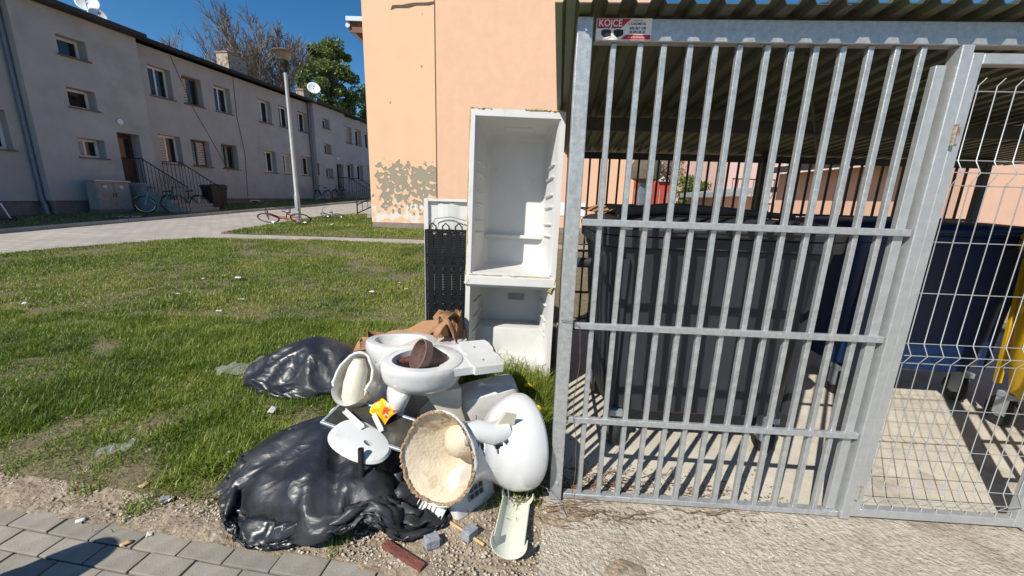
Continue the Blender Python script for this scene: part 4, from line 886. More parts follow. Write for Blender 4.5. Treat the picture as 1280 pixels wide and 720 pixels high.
# ------------------------------------------------------------------ things beyond the shed
gr = thing('garage', 'low peach garage with an overhanging dark eave behind the shed', 'garage', (8, 7.4, 0))
MB().box(0, 6, 0, 5.0, -.1, 2.46).build('wall', M['peach3'], gr)
MB().add([(-.5, .05, 2.44), (-.5, 5.3, 2.44), (3, 5.3, 3.0), (3, .05, 3.0), (-.5, .05, 2.60), (-.5, 5.3, 2.60), (3, 5.3, 3.16), (3, .05, 3.16)], [(0, 1, 2, 3), (4, 7, 6, 5), (0, 4, 5, 1), (0, 3, 7, 4), (1, 5, 6, 2), (2, 6, 7, 3)]).build('roof', M['darkroof'], gr)
MB().box(.0, 6, -.12, -.001, 2.4, 4.2).box(0, 6, -.1, .0, -.1, 2.4).build('gable_wall', M['peach3'], gr)
lg = thing('low_shed', 'low brown shed with grey sloping roof left of the garage', 'shed', (6.5, 12.9, 0))
MB().box(0, 1.5, 0, 2.2, .0, 1.78).build('wall', M['peach3'], lg)
MB().add([(-.25, -.45, 1.72), (1.7, -.45, 1.95), (1.7, 2.4, 1.95), (-.25, 2.4, 1.72), (-.25, -.45, 1.87), (1.7, -.45, 2.10), (1.7, 2.4, 2.1), (-.25, 2.4, 1.87)], [(0, 1, 2, 3), (4, 7, 6, 5), (0, 4, 5, 1), (3, 2, 6, 7), (1, 5, 6, 2), (0, 3, 7, 4)]).build('roof', M['stone'], lg)
pk = thing('pink_house', 'pink house with a balcony railing farther behind the shed', 'house', (11.6, 23, .3))
MB().box(0, 8, 0, 7, -.3, 8).build('wall', M['pink'], pk)
b_ = MB().box(.1, 2.4, -1.0, -.01, 1.55, 1.7).build('balcony', M['step'], pk)
rl2 = MB().tube([(.1, -1, 2.55), (2.4, -1, 2.55)], .03, 6)
for k in range(9): rl2.tube([(.15+k*.28, -1, 1.7), (.15+k*.28, -1, 2.55)], .018, 5)
rl2.build('railing', M['blackmetal'], b_)
for x in (3.4, 5.6): window(x, x+1.1, 2.2, 3.6, -.3, .34, True, None, pk, 'curtain')
rb = thing('red_building', 'low red boarded building with a pale gable behind the shed', 'building', (11.6, 40, .5))
MB().box(0, 13, 0, 5, -.5, 2.95).build('wall', M['redwall'], rb)
MB().add([(2.4, -.3, 2.96), (6.6, -.3, 2.96), (4.3, -.3, 4.2), (2.4, 5, 2.96), (6.6, 5, 2.96), (4.3, 5, 4.2)], [(0, 1, 2), (3, 5, 4), (0, 2, 5, 3), (1, 4, 5, 2), (0, 3, 4, 1)]).build('gable', M['white'], rb)
for k in range(16): MB().box(.2+k*.82, .28+k*.82, -.06, -.001, -.5, 1.9+.3*(k % 3 == 0)).build('fence_post', M['step'], rb)
dk = thing('dark_post', 'dark downpipe post at the right end of the peach wall', 'post', (3.98, 12.5, 0))
MB().box(-.16, .16, -.12, .12, -.05, 2.1).build('shaft', M['pipe'], dk, bevel=.02); MB().lathe([(.2, 2.1), (.42, 2.2), (.44, 2.6), (.3, 2.9)], 16).build('head', M['oldwood'], dk, smooth=40)

# unseen post added off-frame to cast a shadow onto the pavers; caster unknown
bl = thing('shadow_post', 'unseen round-topped post added beside the pavers to cast a shadow', 'shadow_post', (-2.33, .69, .0))
MB().lathe([(.13, -.05), (.125, .1), (.12, .72), (.11, .80), (.085, .86), (.045, .90), (.01, .905)], 24).build('shaft', M['shadow_post'], bl, smooth=40); MB().lathe([(.135, .55), (.135, .62)], 24).build('band', M['stone'], bl)

# ------------------------------------------------------------------ dumped fridges
fx = thing('fridge_cabinet', 'tall white doorless fridge freezer cabinet leaning beside the shed', 'fridge', (-.025, 2.85, Tz(-.02, 3.0)-.02), (R(-4.2), R(.9), R(-.5)))
W, Hh, Dp = .68, 1.98, .60
X0, X1 = -W/2, W/2; t_ = .035
comp = [(.10, .70), (.80, 1.93)]
sh = MB()
sh.add([(X0, 0, 0), (X1, 0, 0), (X1, 0, Hh), (X0, 0, Hh), (X0, Dp, 0), (X1, Dp, 0), (X1, Dp, Hh), (X0, Dp, Hh)], [(0, 4, 5, 1), (1, 5, 6, 2), (2, 6, 7, 3), (3, 7, 4, 0), (4, 7, 6, 5)])
zs = [0, comp[0][0], comp[0][1], comp[1][0], comp[1][1], Hh]; xx = [X0, X0+t_, X1-t_, X1]
for i in range(3):
    for j in range(5):
        if i == 1 and j in (1, 3): continue
        sh.add([(xx[i], 0, zs[j]), (xx[i+1], 0, zs[j]), (xx[i+1], 0, zs[j+1]), (xx[i], 0, zs[j+1])], [(0, 1, 2, 3)])
sh.build('shell', M['fridgeout'], fx, recalc=False)
for (z0, z1), dep, hump in ((comp[0], .50, True), (comp[1], .52, False)):
    mb = MB(); n = 8; rings = []
    for y, ins in ((0, 0), (.012, .004), (.05, .016), (dep-.06, .05), (dep-.015, .062), (dep, .085)):
        a, b, c, d = X0+t_+ins, X1-t_-ins, z0+ins*.6, z1-ins*.7; r = .02+ins*.25; ring = []
        for cx, cz, q0 in ((b-r, c+r, -90), (b-r, d-r, 0), (a+r, d-r, 90), (a+r, c+r, 180)):
            for k in range(4): ang = R(q0+k*30); ring.append((cx+r*math.cos(ang), y, cz+r*math.sin(ang)))
        rings.append(ring)
    mb.loft(rings, False); nn = 16; base = (len(rings)-1)*nn; mb.f.append(tuple(base+k for k in range(nn)))
    ln = mb.build('liner', M['fridgewhite'], fx, smooth=50)
    ribs = [z0+.14+k*.11 for k in range(int((z1-z0-.3)/.11)+1)] if not hump else [z0+.22, z0+.34, z0+.46]
    if not hump: ribs = [z0+.30+q for q in (0, .09, .22, .31, .44, .53)]
    for zr in ribs:
        for s in (-1, 1):
            xw = lambda y: s*(W/2-t_-.016-.034*(y-.05)/(dep-.11))
            MB().loft([[(xw(y)+s*.01, y, zr-.012), (xw(y)-s*h_, y, zr-.006), (xw(y)-s*h_, y, zr+.006), (xw(y)+s*.01, y, zr+.012)] for y, h_ in ((.055, .002), (.085, .016), (dep*.72, .016), (dep*.78, .002))]).build('shelf_rib', M['fridgewhite'], ln, bevel=.003)
    if hump:
        MB().box(X0+.06, X1-.06, .23, dep-.005, z0+.012, z0+.23).build('compressor_step', M['fridgewhite'], ln, bevel=.018, smooth=40)
        MB().box(-.02, .12, dep-.012, dep-.002, z0+.42, z0+.47).build('label_recess', M['stone'], ln)
        MB().box(X1-.075, X1-.052, .1, .13, z0+.25, z0+.31).build('light_switch', M['plasticwhite'], ln, bevel=.003)
    else:
        MB().box(X0+.09, X1-.09, dep-.05, dep-.004, z0+.26, z0+.29).build('rear_ledge', M['fridgewhite'], ln, bevel=.008)
        MB().box(-.1, .12, .2, .3, z1-.032, z1-.018).build('lamp_cover', M['plasticwhite'], ln, bevel=.004)
fr = random.Random(2)
def foam_strip(p0, p1, seed, r):
    pts = squig(p0, p1, 16, .004, seed); MB().tube(pts, [r*fr.uniform(.3, 1.25) for _ in pts], 6).build('torn_foam', M['foam'], fx)
foam_strip((X0-.001, .004, .72), (X0-.001, .004, 1.97), 1, .0055); foam_strip((X0, .0, Hh), (X0+.15, 0, Hh), 2, .007); foam_strip((.05, .0, Hh+.002), (X1-.02, 0, Hh+.002), 3, .008)
foam_strip((X0, -.002, .72), (X0+.05, -.003, .77), 4, .016); foam_strip((X1-.04, -.002, .68), (X1, -.003, .78), 5, .018); foam_strip((X0+.02, -.002, .79), (X1-.05, -.002, .79), 6, .004)
MB().box(X0-.006, X1+.004, -.018, -.002, .715, .782).build('hinge_rail', M['fridgeout'], fx, bevel=.006)

f2 = thing('old_fridge', 'old white fridge turned round to show its black rear condenser', 'fridge', (-.56, 3.66, Tz(-.56, 3.9)-.01), (R(-1.5), 0, R(2)))
MB().box(-.275, .275, .03, .57, 0, 1.42).build('body', M['fridgeout'], f2, bevel=.012)
MB().box(-.275, -.235, .0, .029, .0, 1.42).box(-.2345, .2345, .0, .029, 1.395, 1.42).box(.235, .275, .0, .029, 0, 1.42).build('rear_edge', M['fridgeout'], f2, bevel=.004)
MB().grid([[(-.15+.38*i/8, .022-.012*math.sin(i*.9), 1.12+.13*j+.01*math.sin(i*1.7+j)) for i in range(9)] for j in range(3)]).build('rear_panel', M['plasticwhite'], f2)
cd = MB().box(-.265, -.245, -.03, -.02, .05, 1.14).box(.245, .265, -.03, -.02, .05, 1.14)
for z in (1.13, .9, .8, .55, .45, .2, .08): cd.box(-.245, .245, -.034, -.018, z-.013, z+.013)
for k in range(6): x = -.21+k*.084; cd.box(x-.022, x+.022, -.031, -.021, .09, 1.12)
cd.build('condenser_frame', M['condenser'], f2)
wv = MB()
for k in range(64): z = .1+k*.016; wv.box(-.245, .245, -.018, -.0155, z-.0045, z+.0045)
wv.build('condenser_wires', M['condenser'], f2)
for k in range(4): x = -.19+k*.12; MB().tube([(x-.03, -.02, 1.13), (x-.03, -.03, 1.17), (x, -.035, 1.2), (x+.03, -.03, 1.17), (x+.03, -.02, 1.13)], .007, 6).build('coil_bend', M['blackmetal'], f2, smooth=60)
MB().tube([(-.2, -.012, 1.16), (-.17, -.012, 1.24), (-.02, -.012, 1.26), (.1, -.012, 1.23), (.2, -.012, 1.25)], .005, 6).build('capillary_tube', M['stone'], f2, smooth=60)

# ------------------------------------------------------------------ bin bags
def cloth_bag(label, material, loc, dims, lumps, shrink=-.1, frames=30, div=6, bend=.05, pts=None):
    tmp = [MB().grid([[(-3, -3, 0), (3, -3, 0)], [(-3, 3, 0), (3, 3, 0)]]).build('tmp_ground', material)]
    for x, y, z, r in lumps:
        bm = bmesh.new(); bmesh.ops.create_icosphere(bm, subdivisions=3, radius=r); me = bpy.data.meshes.new('tmp'); bm.to_mesh(me); bm.free()
        tmp.append(new_obj('tmp_lump', me, None, (x, y, z)))
    for c in tmp:
        c.modifiers.new('c', 'COLLISION'); c.collision.thickness_outer = .006; c.collision.cloth_friction = 25
    bm = bmesh.new(); bmesh.ops.create_icosphere(bm, subdivisions=div, radius=1)
    for v in bm.verts:
        n = v.co.normalized(); z = n.z; a = math.atan2(n.y, n.x); k = 1+(pts(a) if pts else 0)
        v.co = Vector((n.x*dims[0]*k, n.y*dims[1]*k, dims[2]*.5+dims[2]*.55*(z if z > 0 else z*.86)+.03))
    me = bpy.data.meshes.new('bin_bag'); bm.to_mesh(me); bm.free()
    o = new_obj('tmp_bag', me); m = o.modifiers.new('cl', 'CLOTH'); st = m.settings
    st.quality = 5; st.mass = .15; st.tension_stiffness = 14; st.compression_stiffness = 14; st.shear_stiffness = 5; st.bending_stiffness = bend; st.shrink_min = shrink; st.shrink_max = shrink
    st.tension_damping = 8; st.compression_damping = 8; st.air_damping = 4
    cs = m.collision_settings; cs.collision_quality = 2; cs.distance_min = .004; cs.use_self_collision = False
    m.point_cache.frame_start = 1; m.point_cache.frame_end = frames
    for f in range(1, frames+1): scn.frame_set(f)
    me2 = bpy.data.meshes.new_from_object(o.evaluated_get(bpy.context.evaluated_depsgraph_get()))
    for c in tmp+[o]: bpy.data.objects.remove(c)
    scn.frame_set(1)
    me2.shade_smooth(); me2.materials.clear(); me2.materials.append(material)
    ob = new_obj('bin_bag', me2, None, loc); tag(ob, label, 'bin bag', 'black bin bags')
    co = np.zeros(len(me2.vertices)*3, np.float32); me2.vertices.foreach_get('co', co)
    return co.reshape(-1, 3)+np.array(loc)
B1 = cloth_bag('large black bin bag slumped beside the pavers, under the white oval lid', M['bag1'], (-.89, 1.775, Tz(-.9, 1.6)+.002), (.64, .45, .36),
    [(-.05, .10, .12, .22), (.12, .06, .11, .19), (-.30, .05, .09, .17), (-.05, -.13, .08, .17), (-.22, -.12, .07, .14), (.20, -.14, .07, .14), (-.42, .0, .05, .10), (.30, -.27, .04, .09), (.14, -.29, .04, .08)], -.19, 32, 6, .05, lambda a: .28*math.exp(-((a+.72)/.38)**2))
B2 = cloth_bag('smaller black bin bag on the grass, beside the brown cardboard', M['bag2'], (-1.56, 2.93, Tz(-1.56, 2.8)+.01), (.46, .32, .36),
    [(.0, .02, .13, .20), (.18, .0, .12, .17), (-.2, .0, .10, .16), (0, -.12, .07, .12), (-.1, .12, .1, .16)], -.2, 30, 5, .03)
def bag_top(B, x, y, r=.05):
    m = np.hypot(B[:, 0]-x, B[:, 1]-y) < r; return float(B[m, 2].max())

# ------------------------------------------------------------------ toilets and other sanitary ware
def egg(cx, rx, ry, z, n=44, e=.12, pw=2.0):
    out = []
    for k in range(n):
        t = 2*math.pi*k/n; c, s = math.cos(t), math.sin(t)
        out.append(Vector((cx+rx*math.copysign(abs(c)**(2/pw), c), ry*math.copysign(abs(s)**(2/pw), s)*(1-e*c), z)))
    return out
def frame_of(origin, zdir, xhint):
    z = Vector(zdir).normalized(); x = Vector(xhint); x = (x-z*x.dot(z)).normalized(); y = z.cross(x)
    return Matrix(((x.x, y.x, z.x, origin[0]), (x.y, y.y, z.y, origin[1]), (x.z, y.z, z.z, origin[2]), (0, 0, 0, 1)))
def smooth_prof(rows, k=3):                    # Catmull-Rom through (z, cx, rx, ry)
    A = np.array(rows, float); out = []
    for i in range(len(A)-1):
        p0, p1, p2, p3 = A[max(i-1, 0)], A[i], A[i+1], A[min(i+2, len(A)-1)]
        for j in range(k):
            t = j/k; out.append(.5*((2*p1)+(-p0+p2)*t+(2*p0-5*p1+4*p2-p3)*t*t+(-p0+3*p1-3*p2+p3)*t**3))
    out.append(A[-1]); return out
# A: big toilet on its side, foot broken open
TA = thing('toilet_bowl', 'broken toilet lying on its side, hollow cream base facing out', 'toilet'); TA.matrix_world = frame_of((-.32, 1.61, .345), (.80, .50, -.16), (-.30, .05, 1))
outer = [(0, 0, .222, .148), (.05, .0, .19, .135), (.12, .0, .155, .125), (.20, .0, .135, .115), (.27, .0, .15, .135), (.32, .01, .19, .175), (.37, .015, .225, .208), (.42, .02, .243, .225), (.465, .02, .245, .227), (.485, .02, .235, .217)]
NA = 120; pr_ = smooth_prof(outer, 9); rings = [egg(r[1], r[2], r[3], r[0], NA, .08) for r in pr_]
g = np.random.default_rng(4)
for i_, r in enumerate(rings):
    wt = max(0, 1-pr_[i_][0]/.24)**1.3; rings[i_] = [p+Vector((0, 0, wt*.8*p.y)) for p in r]
rings[0] = [p+Vector((0, 0, .010*float(v))) for p, v in zip(rings[0], fbm(np.stack([np.linspace(0, 20, NA), np.zeros(NA), np.zeros(NA)], 1), 2, 3))]
mb = MB(); n = NA; mb.add([p for r in rings for p in r], [])
def gone(i, k):                                  # piece knocked out of the pedestal
    z = pr_[i][0]; a = 360*k/n; j = 10*math.sin(z*55)+6*math.sin(z*131+1)+3*math.sin(z*310)
    e_ = .012*math.sin(k*.9)+.008*math.sin(k*2.3)
    return .10+e_ < z < .31+e_ and 18-j*.5 < a < 62+j
for i in range(len(rings)-1):
    for k in range(n):
        if not gone(i, k): mb.f.append((i*n+k, i*n+(k+1) % n, (i+1)*n+(k+1) % n, (i+1)*n+k))
o = mb.build('shell', M['porcelain'], TA, smooth=60); sm = o.modifiers.new('t', 'SOLIDIFY'); sm.thickness = .007; sm.offset = -1
rim = [egg(.02, .235, .217, .486, 56, .08), egg(.02, .19, .17, .488, 56, .08), egg(.02, .18, .16, .46, 56, .08), egg(.015, .15, .13, .38, 56, .08), egg(.0, .11, .10, .30, 56, .08), egg(0, .05, .05, .27, 56)]
MB().loft(rim, False).build('bowl', M['porcelain'], TA, smooth=60)
hol = [egg(0, .211, .138, -.002, 56, .08), egg(0, .178, .123, .055, 56, .08), egg(-.01, .135, .10, .12, 56, .08), egg(-.02, .10, .08, .19, 56), egg(-.02, .04, .03, .235, 56)]
for i_, (r, wt) in enumerate(zip(hol, (.95, .7, .4, .1, 0))): hol[i_] = [p+Vector((0, 0, wt*.8*p.y)) for p in r]
mh = MB().loft(hol, False); mh.f.append(tuple(4*56+k for k in range(56))); mh.build('hollow_base', M['biscuit'], TA, smooth=60)
MB().lathe([(.02, .045), (.06, .06), (.08, .10), (.085, .2)], 24).build('trapway_bulge', M['biscuit'], TA, (.06, -.02, -.0), (0, 0, 0), smooth=60)
er = MB(); pts = [p.lerp(Vector((0, 0, p.z)), .045)+Vector((0, 0, -.004)) for p in rings[0]]
er.tube([p+Vector((0, 0, float(v)*.004)) for p, v in zip(pts, g.normal(size=NA))], [.009*float(v) for v in g.uniform(.75, 1.25, NA)], 6, closed=True); er.build('broken_edge', M['edge'], TA)
MB().tube([(.10, .03, .10), (.12, .05, .17), (.10, .07, .24), (.12, .08, .32)], [.05, .055, .055, .06], 16).build('trapway', M['porcelain'], TA, smooth=60)
sh_ = MB().add([(.10, .05, .24), (.235, .15, .25), (.22, .165, .31), (.12, .10, .33), (.10, .06, .252), (.23, .16, .262), (.215, .17, .318), (.12, .11, .34)], [(0, 1, 2, 3), (4, 7, 6, 5), (0, 4, 5, 1), (1, 5, 6, 2), (2, 6, 7, 3), (3, 7, 4, 0)]); sh_.build('shard', M['porcelain2'], TA, bevel=.003)
cw = MB().tube([(.155, .0, .19), (.16, -.06, .22), (.11, -.13, .26), (.02, -.165, .285), (-.12, -.17, .30), (-.21, -.11, .31)], .0022, 5); cw.build('crack', M['oldwood'], TA)

# upright toilet with open bowl, leg and trap block
def toilet(label, Mx, H=.5, L=.27, Wd=.2, mt='porcelain', legs=False, group='scrapped toilets'):
    t = thing('toilet_bowl', label, 'toilet', group=None); t.matrix_world = Mx
    if legs:
        prof = [(H*.66, .0, .11, .08), (H*.72, .0, .17, .125), (H*.80, .01, .215, .16), (H*.90, .01, .232, .172), (H*.965, .01, .234, .174), (H, .01, .226, .168)]
    else:
        prof = [(0, -.02, .18, .125), (.05, -.02, .165, .115), (H*.3, -.02, .13, .095), (H*.5, -.01, .14, .105), (H*.65, .0, .19, .15), (H*.8, .01, .25, .19), (H*.92, .01, .27, .205), (H, .01, .262, .2)]
    pr = smooth_prof(prof, 4); rings = [egg(r[1], r[2], r[3], r[0], 48, .12) for r in pr]
    q_ = .226/.262 if legs else 1
    rings += [egg(.01, .25*q_, .19*q_, H+.006, 48, .12), egg(.02, .19*q_, .14*q_, H+.004, 48, .12), egg(.02, .18*q_, .13*q_, H-.03, 48, .12), egg(.01, .15*q_, .105*q_, H-.1, 48, .12), egg(.0, .10, .075, H-.19, 48, .1), egg(-.02, .05, .04, H-.21, 48)]
    mb = MB().loft(rings, True); mb.build('bowl', M[mt], t, smooth=50)
    if legs:
        lg_ = MB().loft([[Vector((cx-rx, -ry, z)), Vector((cx, -ry*1.25, z)), Vector((cx+rx, -ry, z)), Vector((cx+rx, ry, z)), Vector((cx, ry*1.25, z)), Vector((cx-rx, ry, z))] for z, cx, rx, ry in ((0, .18, .05, .09), (.04, .175, .042, .08), (H*.35, .165, .036, .06), (H*.55, .16, .05, .08), (H*.76, .13, .09, .11))]); o = lg_.build('front_leg', M[mt], t, smooth=60); o.modifiers.new('s', 'SUBSURF').levels = 2; o.modifiers['s'].render_levels = 2
        MB().loft([[Vector((x0, -y, z)), Vector((x1, -y, z)), Vector((x1, y, z)), Vector((x0, y, z))] for z, x0, x1, y in ((0, -.26, .02, .12), (H*.28, -.24, .0, .115), (H*.45, -.21, -.07, .09), (H*.70, -.2, .02, .09))]).build('trap_block', M['porcelain2'], t, bevel=.012, smooth=40)
    # rear shelf with two bolt holes
    sf = MB().box(-.262, -.06, -.150, .150, H-.05, H-.004)
    for s in (-1, 1):
        cx, cy = -.33, s*.085; nn = 16; up_, lo_, hu, hl = [], [], [], []
        for k in range(nn):
            a = 2*math.pi*k/nn; c, q = math.cos(a), math.sin(a); m = max(abs(c)/.10, abs(q)/.085)
            px, py = cx+c/m, cy+q/m
            if abs(py) > .16: px = px
            up_.append((px, py, H+.002)); lo_.append((px, py, H-.045)); hu.append((cx+.014*c, cy+.014*q, H-.002)); hl.append((cx+.014*c, cy+.014*q, H-.04))
        sf.loft([lo_, up_, hu, hl], False)
    sf.build('shelf', M[mt], t, smooth=40)
    MB().tube([(-.22, 0, H*.28), (-.33, 0, H*.30), (-.37, 0, H*.30)], [.07, .06, .058], 20).build('outlet', M[mt], t, smooth=40)
    return t
def at_(x, y, z, rz, rx=0, ry=0): return Matrix.Translation((x, y, z)) @ Euler((rx, ry, rz)).to_matrix().to_4x4()
TB = toilet('upright white toilet with a flower pot lying in its bowl', at_(-.52, 2.12, .07, R(180+24), R(-5), R(-2)), .57, legs=True)
TD = toilet('white toilet standing behind the one with the flower pot', at_(-.73, 2.52, .06, R(180-20), R(4), R(4)), .50)
# C: toilet tipped up, hollow foot and outlet facing out
TC = thing('toilet_bowl', 'cream hollow-backed toilet tipped on end beside the upright one', 'toilet'); TC.matrix_world = frame_of((-.88, 2.03, .53), (.10, .62, -.52), (.12, .55, .8))
prC = smooth_prof([(0, 0, .155, .115), (.06, 0, .15, .112), (.16, -.01, .14, .11), (.26, -.01, .17, .15), (.36, 0, .2, .17), (.40, 0, .19, .165)], 4)
rC = [egg(r[1], r[2], r[3], r[0], 48, .1) for r in prC]
rC[0] = [p+Vector((0, 0, (.05 if p.x < -.06 else 0)+.012*float(v))) for p, v in zip(rC[0], fbm(np.stack([np.linspace(0, 16, 48), np.zeros(48), np.zeros(48)], 1), 12, 3))]
o = MB().loft(rC, False).build('shell', M['porcelain'], TC, smooth=60); sm = o.modifiers.new('t', 'SOLIDIFY'); sm.thickness = .013; sm.offset = -1
mh = MB().loft([egg(.0, .14, .10, .10, 32, .1), egg(.0, .12, .09, .16, 32), egg(.0, .05, .05, .2, 32)], False); mh.f.append(tuple(64+k for k in range(32))); mh.build('hollow_base', M['porcelain2'], TC, smooth=60)
MB().tube([(.11, 0, .0), (.06, 0, .02), (-.02, .0, .035), (-.09, 0, .06), (-.13, 0, .1)], [.03, .055, .06, .06, .05], 18).build('trapway', M['porcelain2'], TC, smooth=60)
inv = TC.matrix_world.inverted()
def outlet(parent, p, d, r):
    inv = parent.matrix_world.inverted(); p = Vector(p); d = Vector(d).normalized(); a = d.orthogonal().normalized(); b = d.cross(a)
    rg = [[inv @ (p+d*z+(a*math.cos(t)+b*math.sin(t))*q) for t in np.linspace(0, 2*math.pi, 26, endpoint=False)] for q, z in ((r*1.25, -.12), (r*1.08, -.02), (r*1.12, 0), (r*.95, .004), (r*.74, 0), (r*.7, -.04), (r*.66, -.12))]
    MB().loft(rg, False).build('outlet', M['porcelain'], parent, smooth=50)
outlet(TC, (-.93, 1.93, .33), (-.15, -.85, .30), .062)

# cistern
ci = thing('cistern', 'white rounded cistern lying on its side before the fridge', 'cistern', (-.09, 2.30, Tz(-.1, 2.33)), (R(3), R(-10), R(12)))
MB().loft([rrect(.36, .20, .05, 6, 40), rrect(.37, .22, .07, 5, 40), rrect(.385, .235, .26, 5, 40), rrect(.36, .215, .315, 5, 40), rrect(.27, .13, .335, 4, 40)]).build('tank', M['porcelain'], ci, smooth=50)
MB().tube([(-.16, -.02, .2), (-.235, -.02, .22)], [.05, .055], 18).build('flush_bend', M['black'], ci, smooth=50); MB().tube([(-.19, -.02, .21), (-.215, -.02, .216)], .066, 18).build('seal', M['terracotta'], ci, smooth=50)
MB().box(-.12, .12, -.06, .06, .0, .05).build('base', M['porcelain'], ci)

# toilet lid resting on the big bag
lz_ = bag_top(B1, -.76, 1.76, .08)
ld = thing('oval_cover', 'white oval toilet lid with a slot lying on the big bag', 'lid'); ld.matrix_world = at_(-.74, 1.74, lz_-.02, R(-22), R(10), R(14))
lo_ = [egg(0, .165, .10, 0, 48, .1, 2.3), egg(0, .17, .105, .010, 48, .1, 2.3), egg(0, .16, .097, .024, 48, .1, 2.3), egg(0, .11, .07, .034, 48, .1, 2.2)]
hole = [Vector((.05+.026*math.cos(2*math.pi*k/48), .012*math.sin(2*math.pi*k/48), z)) for z in (.036,) for k in range(48)]
hole2 = [Vector((p.x, p.y, .004)) for p in hole]
MB().loft(lo_+[hole, hole2], False).build('cover', M['plasticwhite'], ld, smooth=40)
MB().loft([egg(0, .162, .098, .002, 48, .1, 2.3), egg(0, .11, .07, .003, 48, .1, 2.2), hole2], False).build('underside', M['plasticwhite'], ld)

# flower pot in the toilet bowl
fp = thing('flower_pot', 'dark terracotta flower pot tipped over in the toilet bowl', 'pot'); fp.matrix_world = Matrix.Translation((-.44, 2.08, .64)) @ Euler((R(20), R(-62), R(10))).to_matrix().to_4x4()
MB().lathe([(.045, -.07), (.075, .05), (.088, .05), (.092, .095), (.084, .096), (.078, .05), (.04, -.055)], 28).build('pot', M['terracotta'], fp, smooth=35)
bb_ = MB().box(-.1, .1, -.03, .03, -.012, .012); tag(bb_.build('brick_fragment', M['rustred'], None, (-.60, 2.12, .61), (.1, .1, .3), bevel=.006), 'dark red brick fragment lying in the toilet bowl', 'brick')

# framed glass, trims, wrapper, tube
pf = thing('glass_frame', 'dirty framed glass pane lying tilted across the rubbish', 'frame'); pf.matrix_world = at_(-.72, 1.87, .355, R(-14), R(10), R(9))
fm_ = MB().box(-.24, .24, -.11, -.095, -.008, .008).box(-.24, .24, .095, .11, -.008, .008).box(-.24, -.225, -.095, .095, -.008, .008).box(.225, .24, -.095, .095, -.008, .008); fm_.build('frame', M['zinc'], pf, bevel=.002)
M['dirtyglass'] = mat('dirty_glass', (.05, .045, .035), .2, 0, .4, 9, spec=.6); MB().box(-.225, .225, -.095, .095, -.003, .003).build('pane', M['dirtyglass'], pf)
for i, (x, y, rz, lb) in enumerate(((-.86, 1.84, R(-38), 'longer white plastic trim strip lying on the framed glass'), (-.74, 1.86, R(-55), 'shorter white plastic trim strip lying on the framed glass'))):
    tr_ = MB().box(-.09+.02*i, .09-.02*i, -.012, .012, 0, .008).box(-.09+.02*i, .09-.02*i, .007, .0119, .0081, .02); tag(tr_.build('trim_strip', M['plasticwhite'], None, (x+.05, y+.0, .385-.03*i), (R(10), R(9), rz), bevel=.002), lb, 'trim')
sw = MB(); sw.grid([[(.065*math.cos(.5*i)*0+(-.08+i*.02), (-.05+j*.0143), .012+.02*math.sin(i*.8)*math.cos(j*.9)+.02*math.sin(math.pi*j/7)) for i in range(9)] for j in range(8)])
o = sw.build('snack_wrapper', M['snack'], None, (-.68, 1.94, .37), (R(32), R(8), R(-40)), smooth=60); o.modifiers.new('t', 'SOLIDIFY').thickness = .002; o.modifiers.new('s', 'SUBSURF').render_levels = 1
tag(o, 'crumpled orange and yellow snack wrapper between the toilets', 'wrapper')
tb = MB().loft([[Vector((q*math.cos(a), q*math.sin(a), z)) for a in np.linspace(0, 2*math.pi, 14, endpoint=False)] for q, z in ((.014, .2), (.015, .05), (.024, .0), (.019, .0), (.011, .06))], False)
tag(tb.build('metal_tube', M['blackmetal'], None, (-.685, 1.59, .17), (R(-14), R(-3), 0), smooth=50), 'short black metal tube hanging over the big bag', 'tube')

# plastic parts under the broken toilet
pt = thing('plastic_tray', 'white ribbed plastic tray under the broken toilet', 'tray'); pt.matrix_world = at_(-.42, 1.60, .03, R(-28), R(28), R(-6))
MB().box(-.13, .13, -.10, .12, 0, .008).box(.02, .13, -.16, -.1005, 0, .008).build('plate', M['plasticwhite'], pt, bevel=.002)
for k in range(8): MB().box(-.11+k*.026, -.102+k*.026, .01, .115, .0082, .02).build('rib', M['plasticwhite'], pt)
for x in (-.06, .0): MB().lathe([(.022, .008), (.02, .015), (.008, .018)], 16).build('boss', M['plasticwhite'], pt, (x, -.05, 0))
cp = thing('appliance_panel', 'white curved appliance panel with dark socket plate', 'panel'); cp.matrix_world = at_(-.17, 1.70, .02, R(48), R(-12), 0)
MB().loft([rrect(.26, .10, 0, 5, 32), rrect(.27, .105, .1, 5, 32), rrect(.22, .085, .19, 4, 32), rrect(.16, .06, .21, 4, 32)]).build('housing', M['plasticwhite'], cp, smooth=50)
s1 = MB().box(-.06, .04, -.060, -.054, .06, .14).build('socket_plate', M['stone'], cp); 
for i in range(3):
    for j in range(2): MB().box(-.05+i*.03, -.03+i*.03, -.064, -.0605, .07+j*.033, .09+j*.033).build('socket', M['black'], s1)
# half-round gutter cover
gu = thing('gutter_length', 'short pale green half-round plastic channel lying on the dirt', 'gutter', (.03, 1.55, .024), (R(-3), R(8), R(-8)))
def arc(y, r=.075, a0=200, a1=340, t=.004, xo=0):
    o_ = [(xo+r*math.cos(R(a)), y, r+r*math.sin(R(a))*1.0) for a in np.linspace(a0, a1, 18)]; i_ = [(xo+(r-t)*math.cos(R(a)), y, r+(r-t)*math.sin(R(a))) for a in np.linspace(a1, a0, 18)]
    return o_+i_
MB().loft([arc(y) for y in (-.14, -.05, .05, .15)]).build('channel', M['gutterp'], gu, smooth=40)
MB().loft([arc(y, .080, 178, 362) for y in (-.175, -.135)]).build('end_collar', M['gutterp'], gu, smooth=40); MB().loft([arc(y, .080, 180, 360) for y in (.13, .165)]).build('end_collar', M['gutterp'], gu, smooth=40)
